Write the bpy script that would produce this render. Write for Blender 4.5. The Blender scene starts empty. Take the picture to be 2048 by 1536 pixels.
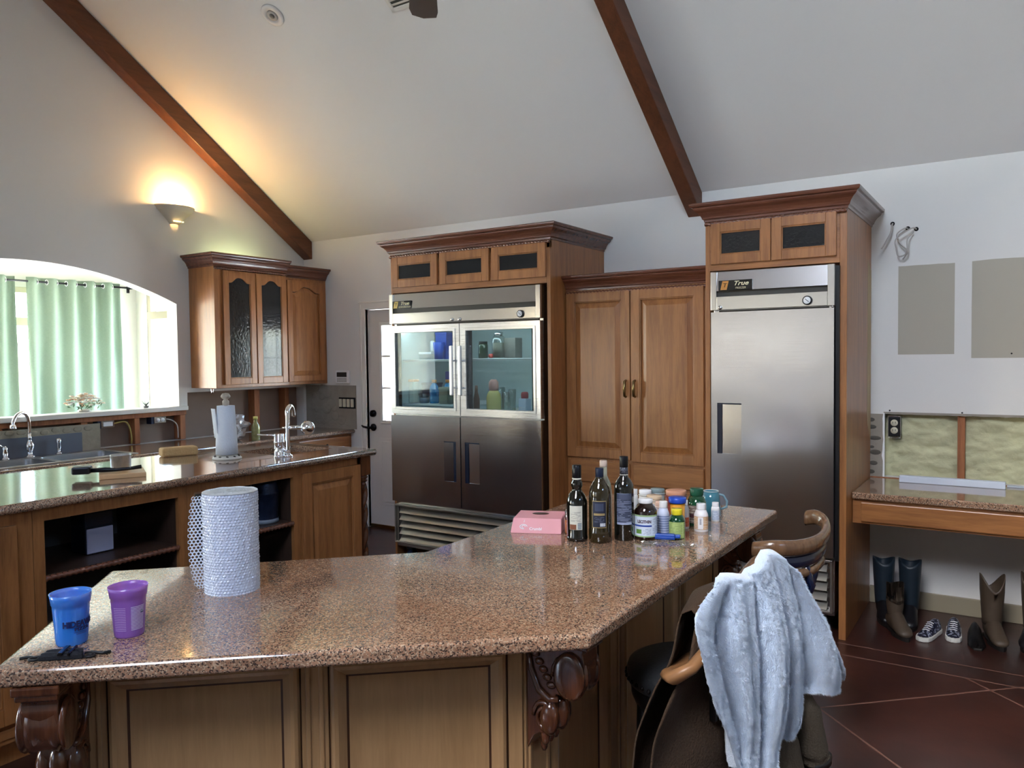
import bpy, bmesh, math, random
from mathutils import Vector, Matrix, noise
random.seed(11)
PI = math.pi
COL = bpy.context.scene.collection
SC = bpy.context.scene

# ------------------------------------------------------------------ helpers
def srgb(r, g, b):
    f = lambda c: (c/255/12.92) if c/255 <= .04045 else ((c/255+.055)/1.055)**2.4
    return (f(r), f(g), f(b), 1)

class MB:
    """collects shapes into one mesh"""
    def __init__(s): s.bm = bmesh.new()
    def _bev(s, verts, bev, seg=2):
        if bev > 0:
            es = list({e for v in verts for e in v.link_edges})
            bmesh.ops.bevel(s.bm, geom=es, offset=bev, segments=seg, affect='EDGES', profile=.5)
    def box(s, x0, y0, z0, x1, y1, z1, bev=0, mi=0, seg=2):
        r = bmesh.ops.create_cube(s.bm, size=1)
        for v in r['verts']:
            v.co = Vector((x0+(v.co.x+.5)*(x1-x0), y0+(v.co.y+.5)*(y1-y0), z0+(v.co.z+.5)*(z1-z0)))
        for f in {f for v in r['verts'] for f in v.link_faces}: f.material_index = mi
        s._bev(r['verts'], bev, seg); return s
    def obox(s, c, d, rz=0, bev=0, mi=0, M=None):
        r = bmesh.ops.create_cube(s.bm, size=1)
        R = M if M else Matrix.Rotation(rz, 4, 'Z')
        for v in r['verts']:
            p = R @ Vector((v.co.x*d[0], v.co.y*d[1], v.co.z*d[2]))
            v.co = p + Vector(c)
        for f in {f for v in r['verts'] for f in v.link_faces}: f.material_index = mi
        s._bev(r['verts'], bev); return s
    def face(s, pts, mi=0):
        f = s.bm.faces.new([s.bm.verts.new(p) for p in pts]); f.material_index = mi; return f
    def prism(s, pts, vec, bev=0, mi=0, seg=2):
        vec = Vector(vec)
        a = [s.bm.verts.new(p) for p in pts]; b = [s.bm.verts.new(Vector(p)+vec) for p in pts]
        n = len(pts)
        fs = [s.bm.faces.new(a), s.bm.faces.new(list(reversed(b)))]
        for i in range(n): fs.append(s.bm.faces.new([a[i], b[i], b[(i+1) % n], a[(i+1) % n]]))
        for f in fs: f.material_index = mi
        bmesh.ops.recalc_face_normals(s.bm, faces=fs)
        s._bev(a+b, bev, seg); return s
    def rings(s, rs, close=True, caps=True, mi=0, loop=False):
        vs = [[s.bm.verts.new(p) for p in r] for r in rs]
        n = len(rs[0]); fs = []
        R = range(len(vs)) if loop else range(len(vs)-1)
        for i in R:
            A, B = vs[i], vs[(i+1) % len(vs)]
            for j in range(n if close else n-1):
                fs.append(s.bm.faces.new([A[j], A[(j+1) % n], B[(j+1) % n], B[j]]))
        if caps and close and not loop:
            fs.append(s.bm.faces.new(list(reversed(vs[0])))); fs.append(s.bm.faces.new(vs[-1]))
        for f in fs: f.material_index = mi; f.smooth = True
        bmesh.ops.recalc_face_normals(s.bm, faces=fs); return s
    def tube(s, pts, r, seg=10, caps=True, mi=0, flat=1.0, loop=False):
        pts = [Vector(p) for p in pts]; n = len(pts)
        rs = r if isinstance(r, (list, tuple)) else [r]*n
        out = []; up = None
        for i, p in enumerate(pts):
            if loop: t = (pts[(i+1) % n]-pts[i-1])
            else: t = pts[min(i+1, n-1)]-pts[max(i-1, 0)]
            t = t.normalized() if t.length > 1e-9 else Vector((0, 0, 1))
            if up is None:
                up = Vector((0, 0, 1)) if abs(t.z) < .95 else Vector((1, 0, 0))
            a = t.cross(up)
            if a.length < 1e-5: a = t.orthogonal()
            a.normalize(); b = a.cross(t).normalized(); up = b
            out.append([p + a*math.cos(2*PI*k/seg)*rs[i] + b*math.sin(2*PI*k/seg)*rs[i]*flat for k in range(seg)])
        return s.rings(out, True, caps, mi, loop)
    def cyl(s, p0, p1, r0, r1=None, seg=20, mi=0, caps=True):
        return s.tube([p0, p1], [r0, r0 if r1 is None else r1], seg, caps, mi)
    def lathe(s, prof, c=(0, 0, 0), seg=28, mi=0, sx=1, sy=1, M=None, caps=True):
        out = []
        for r, z in prof:
            ring = []
            for k in range(seg):
                p = Vector((r*sx*math.cos(2*PI*k/seg), r*sy*math.sin(2*PI*k/seg), z))
                if M: p = M @ p
                ring.append(p+Vector(c))
            out.append(ring)
        return s.rings(out, True, caps, mi)
    def rope(s, p0, p1, r, pitch, lobes=2, seg=10, mi=0, step=8):
        p0, p1 = Vector(p0), Vector(p1); L = (p1-p0).length; t = (p1-p0)/L
        a = t.orthogonal().normalized(); b = t.cross(a)
        n = max(4, int(L/pitch*step)); out = []
        for i in range(n+1):
            ph = 2*PI*i/step/lobes
            out.append([p0+t*(L*i/n)+(a*math.cos(w)+b*math.sin(w))*r*(1+.22*math.cos(lobes*(w-ph))) for w in [2*PI*k/seg for k in range(seg)]])
        return s.rings(out, mi=mi)
    def sphere(s, c, r, seg=14, mi=0, sc=(1, 1, 1), M=None):
        rr = bmesh.ops.create_uvsphere(s.bm, u_segments=seg, v_segments=max(6, seg//2), radius=r)
        for v in rr['verts']:
            p = Vector((v.co.x*sc[0], v.co.y*sc[1], v.co.z*sc[2]))
            if M: p = M @ p
            v.co = p+Vector(c)
        for f in {f for v in rr['verts'] for f in v.link_faces}: f.material_index = mi; f.smooth = True
        return s
    def grid(s, P, mi=0, smooth=True):
        vs = [[s.bm.verts.new(p) for p in r] for r in P]
        for i in range(len(vs)-1):
            for j in range(len(vs[0])-1):
                f = s.bm.faces.new([vs[i][j], vs[i][j+1], vs[i+1][j+1], vs[i+1][j]]); f.material_index = mi; f.smooth = smooth
        return s
    def xf(s, M):
        s.bm.transform(M); return s
    def build(s, name, mat, parent=None, smooth=None, auto=None):
        me = bpy.data.meshes.new(name)
        if parent is None:
            vs = s.bm.verts
            xs = [v.co.x for v in vs]; ys = [v.co.y for v in vs]; zs = [v.co.z for v in vs]
            c = Vector(((min(xs)+max(xs))/2, (min(ys)+max(ys))/2, min(zs)))
            s.bm.transform(Matrix.Translation(-c))
        if smooth is not None:
            for f in s.bm.faces: f.smooth = smooth
        s.bm.to_mesh(me); s.bm.free()
        for m in (mat if isinstance(mat, (list, tuple)) else [mat]): me.materials.append(m)
        o = bpy.data.objects.new(name, me); COL.objects.link(o)
        if parent is None: o.location = c
        else: o.parent = parent
        if auto:
            try: me.set_sharp_from_angle(angle=math.radians(auto))
            except Exception: pass
        return o

def tag(o, label=None, cat=None, group=None, kind=None):
    if label: o['label'] = label
    if cat: o['category'] = cat
    if group: o['group'] = group
    if kind: o['kind'] = kind
    return o
def thing(name, label, cat, loc, rz=0, group=None):
    o = bpy.data.objects.new(name, None); COL.objects.link(o)
    o.location = loc; o.rotation_euler = (0, 0, rz); o.empty_display_size = .05
    return tag(o, label, cat, group)
def struct(o): o['kind'] = 'structure'; return o
def senum(name, loc=(0, 0, 0), rz=0):
    o = bpy.data.objects.new(name, None); COL.objects.link(o); o.location = loc; o.rotation_euler = (0, 0, rz)
    return struct(o)

def text(name, s, size, mat, parent, M, bend=None, wx=1.0, ext=.0004, bold=0.0, shear=0):
    cu = bpy.data.curves.new(name, 'FONT'); cu.body = s; cu.size = size; cu.align_x = 'CENTER'; cu.align_y = 'CENTER'
    cu.extrude = ext; cu.offset = bold; cu.shear = shear; cu.resolution_u = 3
    t = bpy.data.objects.new(name, cu); COL.objects.link(t)
    dg = bpy.context.evaluated_depsgraph_get(); dg.update()
    me = bpy.data.meshes.new_from_object(t.evaluated_get(dg))
    bpy.data.objects.remove(t)
    for v in me.vertices:
        x, y, z = v.co.x*wx, v.co.y, v.co.z
        if bend:   # wrap around +z axis cylinder, text faces -y at angle 0
            a = x/bend; r = bend+z
            v.co = (math.sin(a)*r, -math.cos(a)*r, y)
        else: v.co = (x, -z, y)
    me.transform(M); me.materials.clear(); me.materials.append(mat)
    o = bpy.data.objects.new(name, me); COL.objects.link(o); o.parent = parent
    return o

# ------------------------------------------------------------------ materials
def nm(name):
    m = bpy.data.materials.new(name); m.use_nodes = True
    nt = m.node_tree; b = nt.nodes['Principled BSDF']; return m, nt, b
def N(nt, t, **k):
    n = nt.nodes.new(t)
    for a, v in k.items():
        if a in n.inputs.keys(): n.inputs[a].default_value = v
        else: setattr(n, a, v)
    return n
def L(nt, a, b): nt.links.new(a, b)
def plain(name, c, rough=.5, metal=0, coat=0, trans=0, ior=1.45, bump=0, bscale=60, alpha=1, sheen=0, em=None, es=0, spec=None, vary=0, vscale=6):
    m, nt, b = nm(name); b.inputs['Base Color'].default_value = c
    b.inputs['Roughness'].default_value = rough; b.inputs['Metallic'].default_value = metal
    b.inputs['Coat Weight'].default_value = coat; b.inputs['Coat Roughness'].default_value = .05
    b.inputs['Transmission Weight'].default_value = trans; b.inputs['IOR'].default_value = ior
    b.inputs['Alpha'].default_value = alpha; b.inputs['Sheen Weight'].default_value = sheen
    if spec is not None: b.inputs['Specular IOR Level'].default_value = spec
    if em: b.inputs['Emission Color'].default_value = em; b.inputs['Emission Strength'].default_value = es
    if bump or vary:
        tc = N(nt, 'ShaderNodeTexCoord')
    if bump:
        n = N(nt, 'ShaderNodeTexNoise', Scale=bscale, Detail=4.0); bp = N(nt, 'ShaderNodeBump', Strength=bump, Distance=.01)
        L(nt, tc.outputs['Object'], n.inputs['Vector']); L(nt, n.outputs['Fac'], bp.inputs['Height']); L(nt, bp.outputs['Normal'], b.inputs['Normal'])
    if vary:
        n = N(nt, 'ShaderNodeTexNoise', Scale=vscale, Detail=5.0); mx = N(nt, 'ShaderNodeMix', data_type='RGBA')
        L(nt, tc.outputs['Object'], n.inputs['Vector']); L(nt, n.outputs['Fac'], mx.inputs[0])
        mx.inputs[6].default_value = tuple(x*(1-vary) for x in c[:3])+(1,); mx.inputs[7].default_value = tuple(min(1, x*(1+vary)) for x in c[:3])+(1,)
        L(nt, mx.outputs[2], b.inputs['Base Color'])
    return m
def wood(name, c1, c2, rough=.28, coat=.4, sc=(14, 14, 1.1), bump=.06, crough=.12):
    m, nt, b = nm(name)
    tc = N(nt, 'ShaderNodeTexCoord'); mp = N(nt, 'ShaderNodeMapping'); mp.inputs['Scale'].default_value = sc
    L(nt, tc.outputs['Object'], mp.inputs['Vector'])
    n1 = N(nt, 'ShaderNodeTexNoise', Scale=2.2, Detail=6.0, Roughness=.6, Distortion=.4)
    n2 = N(nt, 'ShaderNodeTexNoise', Scale=14.0, Detail=4.0)
    L(nt, mp.outputs[0], n1.inputs['Vector']); L(nt, mp.outputs[0], n2.inputs['Vector'])
    n3 = N(nt, 'ShaderNodeTexNoise', Scale=1.3, Detail=2.0); L(nt, tc.outputs['Object'], n3.inputs['Vector'])
    a = N(nt, 'ShaderNodeMath', operation='MULTIPLY_ADD'); a.inputs[1].default_value = .35; L(nt, n2.outputs['Fac'], a.inputs[0]); L(nt, n1.outputs['Fac'], a.inputs[2])
    a2 = N(nt, 'ShaderNodeMath', operation='MULTIPLY_ADD'); a2.inputs[1].default_value = .4; L(nt, n3.outputs['Fac'], a2.inputs[0]); L(nt, a.outputs[0], a2.inputs[2])
    r = N(nt, 'ShaderNodeValToRGB'); r.color_ramp.elements[0].position = .6; r.color_ramp.elements[1].position = 1.15 if False else 1.0
    r.color_ramp.elements[0].color = c1; r.color_ramp.elements[1].color = c2
    L(nt, a2.outputs[0], r.inputs[0]); L(nt, r.outputs[0], b.inputs['Base Color'])
    bp = N(nt, 'ShaderNodeBump', Strength=bump, Distance=.004); L(nt, n2.outputs['Fac'], bp.inputs['Height']); L(nt, bp.outputs[0], b.inputs['Normal'])
    b.inputs['Roughness'].default_value = rough; b.inputs['Coat Weight'].default_value = coat; b.inputs['Coat Roughness'].default_value = crough
    return m
def granite(name, dark, mid, light, rose, sc=1.0):
    m, nt, b = nm(name)
    tc = N(nt, 'ShaderNodeTexCoord')
    v = N(nt, 'ShaderNodeTexVoronoi', Scale=290.0*sc); L(nt, tc.outputs['Object'], v.inputs['Vector'])
    sep = N(nt, 'ShaderNodeSeparateColor'); L(nt, v.outputs['Color'], sep.inputs[0])
    r = N(nt, 'ShaderNodeValToRGB'); r.color_ramp.interpolation = 'CONSTANT'; e = r.color_ramp.elements
    e[0].position = 0; e[0].color = dark; e[1].position = .22; e[1].color = mid
    for p, c in ((.5, rose), (.72, light), (.9, mid)):
        x = e.new(p); x.color = c
    L(nt, sep.outputs[0], r.inputs[0])
    n = N(nt, 'ShaderNodeTexNoise', Scale=3.0, Detail=5.0); L(nt, tc.outputs['Object'], n.inputs['Vector'])
    n2 = N(nt, 'ShaderNodeTexNoise', Scale=70.0*sc, Detail=4.0); L(nt, tc.outputs['Object'], n2.inputs['Vector'])
    mx = N(nt, 'ShaderNodeMix', data_type='RGBA', blend_type='MULTIPLY'); mx.inputs[0].default_value = .6
    cr = N(nt, 'ShaderNodeValToRGB'); cr.color_ramp.elements[0].position = .35; cr.color_ramp.elements[0].color = (.55, .45, .4, 1); cr.color_ramp.elements[1].position = .65; cr.color_ramp.elements[1].color = (1, 1, 1, 1)
    L(nt, n.outputs['Fac'], cr.inputs[0]); L(nt, r.outputs[0], mx.inputs[6]); L(nt, cr.outputs[0], mx.inputs[7])
    mx2 = N(nt, 'ShaderNodeMix', data_type='RGBA', blend_type='OVERLAY'); mx2.inputs[0].default_value = .35
    L(nt, mx.outputs[2], mx2.inputs[6]); L(nt, n2.outputs['Fac'], mx2.inputs[7])
    L(nt, mx2.outputs[2], b.inputs['Base Color'])
    b.inputs['Roughness'].default_value = .09; b.inputs['Coat Weight'].default_value = .5; b.inputs['Coat Roughness'].default_value = .02
    b.inputs['Specular IOR Level'].default_value = .65
    return m
def steel(name, c, rough=.22, sc=(1, 1, 300), aniso=.0, smudge=.0, wave=0):
    m, nt, b = nm(name); b.inputs['Base Color'].default_value = c; b.inputs['Metallic'].default_value = 1
    tc = N(nt, 'ShaderNodeTexCoord'); mp = N(nt, 'ShaderNodeMapping'); mp.inputs['Scale'].default_value = sc
    L(nt, tc.outputs['Object'], mp.inputs[0])
    n = N(nt, 'ShaderNodeTexNoise', Scale=3.0, Detail=3.0); L(nt, mp.outputs[0], n.inputs['Vector'])
    n2 = N(nt, 'ShaderNodeTexNoise', Scale=4.0, Detail=6.0, Roughness=.7); L(nt, tc.outputs['Object'], n2.inputs['Vector'])
    mr = N(nt, 'ShaderNodeMapRange'); mr.inputs['To Min'].default_value = rough-.05; mr.inputs['To Max'].default_value = rough+.05+smudge*.3
    ad = N(nt, 'ShaderNodeMath', operation='MULTIPLY_ADD'); ad.inputs[1].default_value = smudge; L(nt, n2.outputs['Fac'], ad.inputs[0]); L(nt, n.outputs['Fac'], ad.inputs[2])
    L(nt, ad.outputs[0], mr.inputs['Value']); L(nt, mr.outputs[0], b.inputs['Roughness'])
    bp = N(nt, 'ShaderNodeBump', Strength=.03, Distance=.001); L(nt, n.outputs['Fac'], bp.inputs['Height'])
    if wave:
        n3 = N(nt, 'ShaderNodeTexNoise', Scale=2.2, Detail=1.0); L(nt, tc.outputs['Object'], n3.inputs['Vector'])
        bp2 = N(nt, 'ShaderNodeBump', Strength=wave, Distance=.02); L(nt, n3.outputs['Fac'], bp2.inputs['Height']); L(nt, bp2.outputs[0], bp.inputs['Normal'])
    L(nt, bp.outputs[0], b.inputs['Normal'])
    b.inputs['Anisotropic'].default_value = aniso
    return m
def thinglass(name, tint=(1, 1, 1, 1), refl=.04, rough=0.0, boost=1.0):
    m, nt, b = nm(name); nt.nodes.remove(b); out = nt.nodes['Material Output']
    tr = N(nt, 'ShaderNodeBsdfTransparent', Color=tint); gl = N(nt, 'ShaderNodeBsdfGlossy', Roughness=rough)
    fr = N(nt, 'ShaderNodeFresnel', IOR=1.5); mu = N(nt, 'ShaderNodeMath', operation='MULTIPLY'); mu.inputs[1].default_value = boost; mu.use_clamp = True
    mx = N(nt, 'ShaderNodeMixShader'); ge = N(nt, 'ShaderNodeNewGeometry'); io = N(nt, 'ShaderNodeMath', operation='MULTIPLY_ADD'); io.inputs[1].default_value = 1/1.5-1.5; io.inputs[2].default_value = 1.5; L(nt, ge.outputs['Backfacing'], io.inputs[0]); L(nt, io.outputs[0], fr.inputs[0])
    L(nt, fr.outputs[0], mu.inputs[0]); L(nt, mu.outputs[0], mx.inputs[0]); L(nt, tr.outputs[0], mx.inputs[1]); L(nt, gl.outputs[0], mx.inputs[2]); L(nt, mx.outputs[0], out.inputs[0])
    return m
def seeded(name, c, rough=.12):   # textured dark cabinet glass
    m = plain(name, c, rough, coat=.3, bump=.22, bscale=45); return m
def stripes(name, base, ink, sc, ratio=.5, axis=2, rough=.45, seed=0, brk=0):
    """printed lines: rows of ink along the height of a label"""
    m, nt, b = nm(name); tc = N(nt, 'ShaderNodeTexCoord'); sx = N(nt, 'ShaderNodeSeparateXYZ'); L(nt, tc.outputs['Object'], sx.inputs[0])
    mu = N(nt, 'ShaderNodeMath', operation='MULTIPLY'); mu.inputs[1].default_value = sc; L(nt, sx.outputs[axis], mu.inputs[0])
    fr = N(nt, 'ShaderNodeMath', operation='FRACT'); L(nt, mu.outputs[0], fr.inputs[0])
    gt = N(nt, 'ShaderNodeMath', operation='LESS_THAN'); gt.inputs[1].default_value = ratio; L(nt, fr.outputs[0], gt.inputs[0])
    src = gt.outputs[0]
    if brk:
        mp = N(nt, 'ShaderNodeMapping'); mp.inputs['Scale'].default_value = (brk, brk, sc); L(nt, tc.outputs['Object'], mp.inputs[0])
        wn = N(nt, 'ShaderNodeTexNoise', Scale=1.0, Detail=1.0); L(nt, mp.outputs[0], wn.inputs['Vector'])
        g2 = N(nt, 'ShaderNodeMath', operation='GREATER_THAN'); g2.inputs[1].default_value = .46; L(nt, wn.outputs['Fac'], g2.inputs[0])
        m2 = N(nt, 'ShaderNodeMath', operation='MULTIPLY'); L(nt, src, m2.inputs[0]); L(nt, g2.outputs[0], m2.inputs[1]); src = m2.outputs[0]
    mx = N(nt, 'ShaderNodeMix', data_type='RGBA'); mx.inputs[6].default_value = base; mx.inputs[7].default_value = ink
    L(nt, src, mx.inputs[0]); L(nt, mx.outputs[2], b.inputs['Base Color']); b.inputs['Roughness'].default_value = rough
    return m

M = {}
M['honey'] = wood('honey_wood', srgb(124, 78, 42), srgb(166, 110, 62), coat=.15, crough=.25, rough=.36)
M['honey_h'] = wood('honey_wood_across', srgb(124, 78, 42), srgb(166, 110, 62), sc=(1.1, 14, 14), coat=.15, crough=.25, rough=.36)
M['drab'] = wood('island_wood', srgb(148, 114, 76), srgb(166, 130, 90), rough=.3, coat=.25)
M['cherry'] = wood('cherry_wood', srgb(84, 48, 34), srgb(116, 70, 50), sc=(1.1, 14, 14), rough=.25)
M['darkwood'] = wood('carved_wood', srgb(58, 30, 18), srgb(92, 52, 30), rough=.2, coat=.7)
M['beam'] = wood('beam_wood', srgb(78, 42, 22), srgb(108, 62, 36), sc=(10, 1, 10), rough=.5, coat=.05)
M['stud'] = wood('stud_wood', srgb(120, 70, 42), srgb(165, 105, 65), rough=.7, coat=0)
M['pine'] = wood('cutting_wood', srgb(186, 140, 92), srgb(214, 172, 122), rough=.5, coat=0, sc=(1, 14, 14))
M['railwood'] = wood('rail_wood', srgb(84, 60, 42), srgb(108, 80, 56), rough=.25, coat=.5)
M['paint'] = plain('wall_paint', srgb(222, 220, 215), .75, bump=.05, bscale=120)
M['ceil'] = plain('ceiling_paint', srgb(232, 231, 229), .8, bump=.05, bscale=90)
M['patch'] = plain('old_wall_paint', srgb(176, 170, 155), .8, bump=.05, bscale=120)
M['white'] = plain('white_trim', srgb(226, 222, 214), .4)
M['doorwhite'] = plain('door_white', srgb(214, 206, 198), .38)
M['vwhite'] = plain('white_plastic', srgb(236, 236, 236), .35)
M['granite'] = granite('brown_granite', srgb(80, 66, 58), srgb(156, 126, 102), srgb(196, 170, 142), srgb(172, 130, 102))
M['steel'] = steel('stainless_steel', (.60, .60, .61, 1), .2)
M['steeld'] = steel('door_steel', (.54, .53, .55, 1), .15, smudge=.25, wave=.25)
M['steelb'] = steel('bright_aluminium', (.80, .81, .83, 1), .28)
M['sinksteel'] = steel('sink_steel', (.50, .49, .48, 1), .3, sc=(200, 1, 1))
M['chrome'] = plain('chrome', (.85, .86, .88, 1), .06, 1)
M['brass'] = plain('aged_brass', srgb(150, 128, 84), .3, 1)
M['black'] = plain('black_plastic', srgb(14, 14, 16), .4)
M['blackg'] = plain('black_gloss', srgb(8, 8, 10), .1, coat=.5)
M['bronze'] = plain('oil_bronze', srgb(22, 18, 18), .35, .6)
M['dark'] = plain('dark_void', srgb(12, 12, 13), .8)
M['grille'] = steel('grille_metal', (.48, .46, .42, 1), .35)
M['seed'] = seeded('seeded_glass', srgb(30, 32, 34))
M['glass'] = thinglass('window_glass', (.96, .98, .98, 1), boost=1)
M['glass_dim'] = thinglass('dimming_glass', (.22, .235, .26, 1))  # grey tint added to dim the unseen front window
M['fglass'] = thinglass('fridge_glass', (.82, .9, .9, 1), boost=3.2)
M['interior'] = plain('fridge_liner', srgb(200, 214, 214), .35)
M['bagplastic'] = thinglass('clear_plastic', (.9, .92, .94, 1), rough=.12, boost=3)
M['insul'] = plain('insulation', srgb(192, 190, 154), .95, bump=1.0, bscale=22, vary=.28, vscale=9)
M['board'] = plain('gypsum_back', srgb(132, 112, 98), .9, vary=.12)
M['plaster'] = plain('torn_plaster', srgb(150, 142, 130), .9, bump=.6, bscale=20, vary=.25, vscale=9)
M['cement'] = plain('backer_edge', srgb(158, 150, 132), .9, bump=.5, bscale=30, vary=.2, vscale=16)
M['greysheet'] = plain('grey_sheet', srgb(104, 110, 122), .45, vary=.1)
M['wire'] = plain('yellow_wire', srgb(176, 156, 84), .5)
M['wirew'] = plain('white_wire', srgb(176, 170, 162), .5)
M['leather'] = plain('dark_leather', srgb(46, 48, 50), .45, bump=.2, bscale=90)
M['navy'] = plain('navy_leather', srgb(12, 20, 44), .25, coat=.4)
M['brown'] = plain('brown_canvas', srgb(58, 42, 28), .95, bump=.5, bscale=160, vary=.12)
M['olive'] = plain('olive_canvas', srgb(78, 70, 58), .95, bump=.5, bscale=160, vary=.12)
M['tan'] = plain('tan_lining', srgb(178, 128, 80), .7)
M['curtain'] = None

def floor_mat():
    m, nt, b = nm('stained_concrete'); tc = N(nt, 'ShaderNodeTexCoord')
    n = N(nt, 'ShaderNodeTexNoise', Scale=1.6, Detail=8.0, Roughness=.65); n2 = N(nt, 'ShaderNodeTexNoise', Scale=9.0, Detail=6.0)
    L(nt, tc.outputs['Object'], n.inputs['Vector']); L(nt, tc.outputs['Object'], n2.inputs['Vector'])
    ad = N(nt, 'ShaderNodeMath', operation='MULTIPLY_ADD'); ad.inputs[1].default_value = .3; L(nt, n2.outputs['Fac'], ad.inputs[0]); L(nt, n.outputs['Fac'], ad.inputs[2])
    r = N(nt, 'ShaderNodeValToRGB'); e = r.color_ramp.elements; e[0].position = .45; e[0].color = srgb(36, 20, 17); e[1].position = .85; e[1].color = srgb(76, 43, 36)
    L(nt, ad.outputs[0], r.inputs[0]); L(nt, r.outputs[0], b.inputs['Base Color']); b.inputs['Roughness'].default_value = .28
    bp = N(nt, 'ShaderNodeBump', Strength=.05, Distance=.01); L(nt, n2.outputs['Fac'], bp.inputs['Height']); L(nt, bp.outputs[0], b.inputs['Normal'])
    return m
M['floor'] = floor_mat()
def curtain_mat():
    m, nt, b = nm('curtain_cloth'); out = nt.nodes['Material Output']
    tc = N(nt, 'ShaderNodeTexCoord'); mp = N(nt, 'ShaderNodeMapping'); mp.inputs['Scale'].default_value = (60, 60, 260); L(nt, tc.outputs['Object'], mp.inputs[0])
    n = N(nt, 'ShaderNodeTexNoise', Scale=1.0, Detail=3.0); L(nt, mp.outputs[0], n.inputs['Vector'])
    r = N(nt, 'ShaderNodeValToRGB'); r.color_ramp.elements[0].color = srgb(112, 130, 110); r.color_ramp.elements[1].color = srgb(136, 152, 132); L(nt, n.outputs['Fac'], r.inputs[0])
    t = N(nt, 'ShaderNodeBsdfTranslucent'); L(nt, r.outputs[0], t.inputs[0]); L(nt, r.outputs[0], b.inputs['Base Color']); b.inputs['Roughness'].default_value = .9
    mx = N(nt, 'ShaderNodeMixShader'); mx.inputs[0].default_value = .03; L(nt, b.outputs[0], mx.inputs[1]); L(nt, t.outputs[0], mx.inputs[2]); L(nt, mx.outputs[0], out.inputs[0])
    return m
M['curtain'] = curtain_mat()
M['dark2'] = plain('dark_metal', srgb(58, 56, 50), .5)
M['tanwood'] = plain('tan_wood', srgb(136, 98, 64), .4)
M['towel'] = plain('fleece', srgb(204, 222, 244), .95, bump=.6, bscale=260, sheen=.6)

M['glaze'] = plain('dark_glaze', srgb(62, 36, 20), .4)

M['frame_cream'] = plain('cream_frame', srgb(186, 176, 150), .5)
M['sunpaint'] = plain('sunroom_paint', srgb(206, 204, 192), .7)
M['bayshade'] = wood('bay_shade_wood', srgb(52, 36, 28), srgb(70, 50, 38), rough=.4, coat=.1)  # shade inside the open bays put into the wood colour

WORLD, SCONCE, TUBE, FRL, SUN = 3, 11, 12, 9, 32
# ------------------------------------------------------------------ room shell
XL, YW, EAVE, SL, YR, XR, YF = -6.05, 5.466, 2.775, .68, .5, 3.5, -4.5
def roof(y): return EAVE+SL*(YW-y) if y >= YR else EAVE+SL*(YW-YR)-SL*(YR-y)
def wall(name, axis, p0, p1, a0, a1, top, holes, mat, zb=0, breaks=(), inner=()):
    """vertical wall slab: axis 'x' = plane x in [p0,p1] running along y; holes (a0,a1,zfun0,zfun1)"""
    mb = MB(); cs = sorted({a0, a1, *breaks, *[h[0] for h in holes], *[h[1] for h in holes]})
    cs = [c for c in cs if a0 <= c <= a1]
    F = lambda f, a: f(a) if callable(f) else f
    for u, v in zip(cs, cs[1:]):
        hs = sorted([h for h in holes if h[0] <= u+1e-6 and h[1] >= v-1e-6], key=lambda h: F(h[2], (u+v)/2))
        segs = []; lo = zb
        for h in hs: segs.append((lo, h[2])); lo = h[3]
        segs.append((lo, top))
        for b, t in segs:
            if F(t, (u+v)/2)-F(b, (u+v)/2) < 1e-4: continue
            q = [(u, F(b, u)), (v, F(b, v)), (v, F(t, v)), (u, F(t, u))]
            if axis == 'x': mb.prism([(p0, a, z) for a, z in q], (p1-p0, 0, 0))
            else: mb.prism([(a, p0, z) for a, z in q], (0, p1-p0, 0))
    bmesh.ops.remove_doubles(mb.bm, verts=mb.bm.verts, dist=1e-5)
    return struct(mb.build(name, mat))

# floor with sawn control joints
mb = MB(); mb.box(-9.2, -4.7, -.12, 3.7, 5.7, 0)
fl = mb
JM = plain('sawn_joint', srgb(122, 88, 76), .6)
def joint(a, b, w=.0055):
    a, b = Vector((*a, 0)), Vector((*b, 0)); d = (b-a).normalized(); n = Vector((-d.y, d.x, 0))*w
    fl.face([a-n+Vector((0, 0, .0008)), b-n+Vector((0, 0, .0008)), b+n+Vector((0, 0, .0008)), a+n+Vector((0, 0, .0008))], 1)
joint((-3.3, 4.6), (3.5, 4.56)); joint((-3.0, 4.42), (3.5, 4.40)); joint((-.76, 3.689), (0.0, 4.41)); joint((-.76, 3.689), (.9, 2.05))
joint((-.22, 4.41), (1.4, 2.9)); joint((-.76, 3.689), (-1.2, 3.25)); joint((0, 4.41), (1.2, 5.4))
struct(fl.build('floor', [M['floor'], JM]))

# ceiling: two slopes
mb = MB()
x0, x1 = XL-.14, XR+.1
ridge = roof(YR)
def slab(xa, xb, ya, yb):
    f = lambda y: (roof(y) if YF-.001 < y < YW+.001 else roof(min(max(y, YF), YW))-.102*(abs(y-min(max(y, YF), YW))/.15))
    mb.prism([(xa, ya, f(ya)), (xa, yb, f(yb)), (xa, yb, f(yb)+.15), (xa, ya, f(ya)+.15)], (xb-xa, 0, 0))
KX0, KX1, KY0, KY1 = -1.3, .2, -2.55, -.85      # unseen skylight, added to light the walls and counters
slab(x0, x1, YW+.15, YR)
slab(x0, x1, YR, KY1); slab(x0, KX0, KY1, KY0); slab(KX1, x1, KY1, KY0); slab(x0, x1, KY0, YF-.15)
bmesh.ops.remove_doubles(mb.bm, verts=mb.bm.verts, dist=1e-5)
struct(mb.build('ceiling', M['ceil']))

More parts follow.
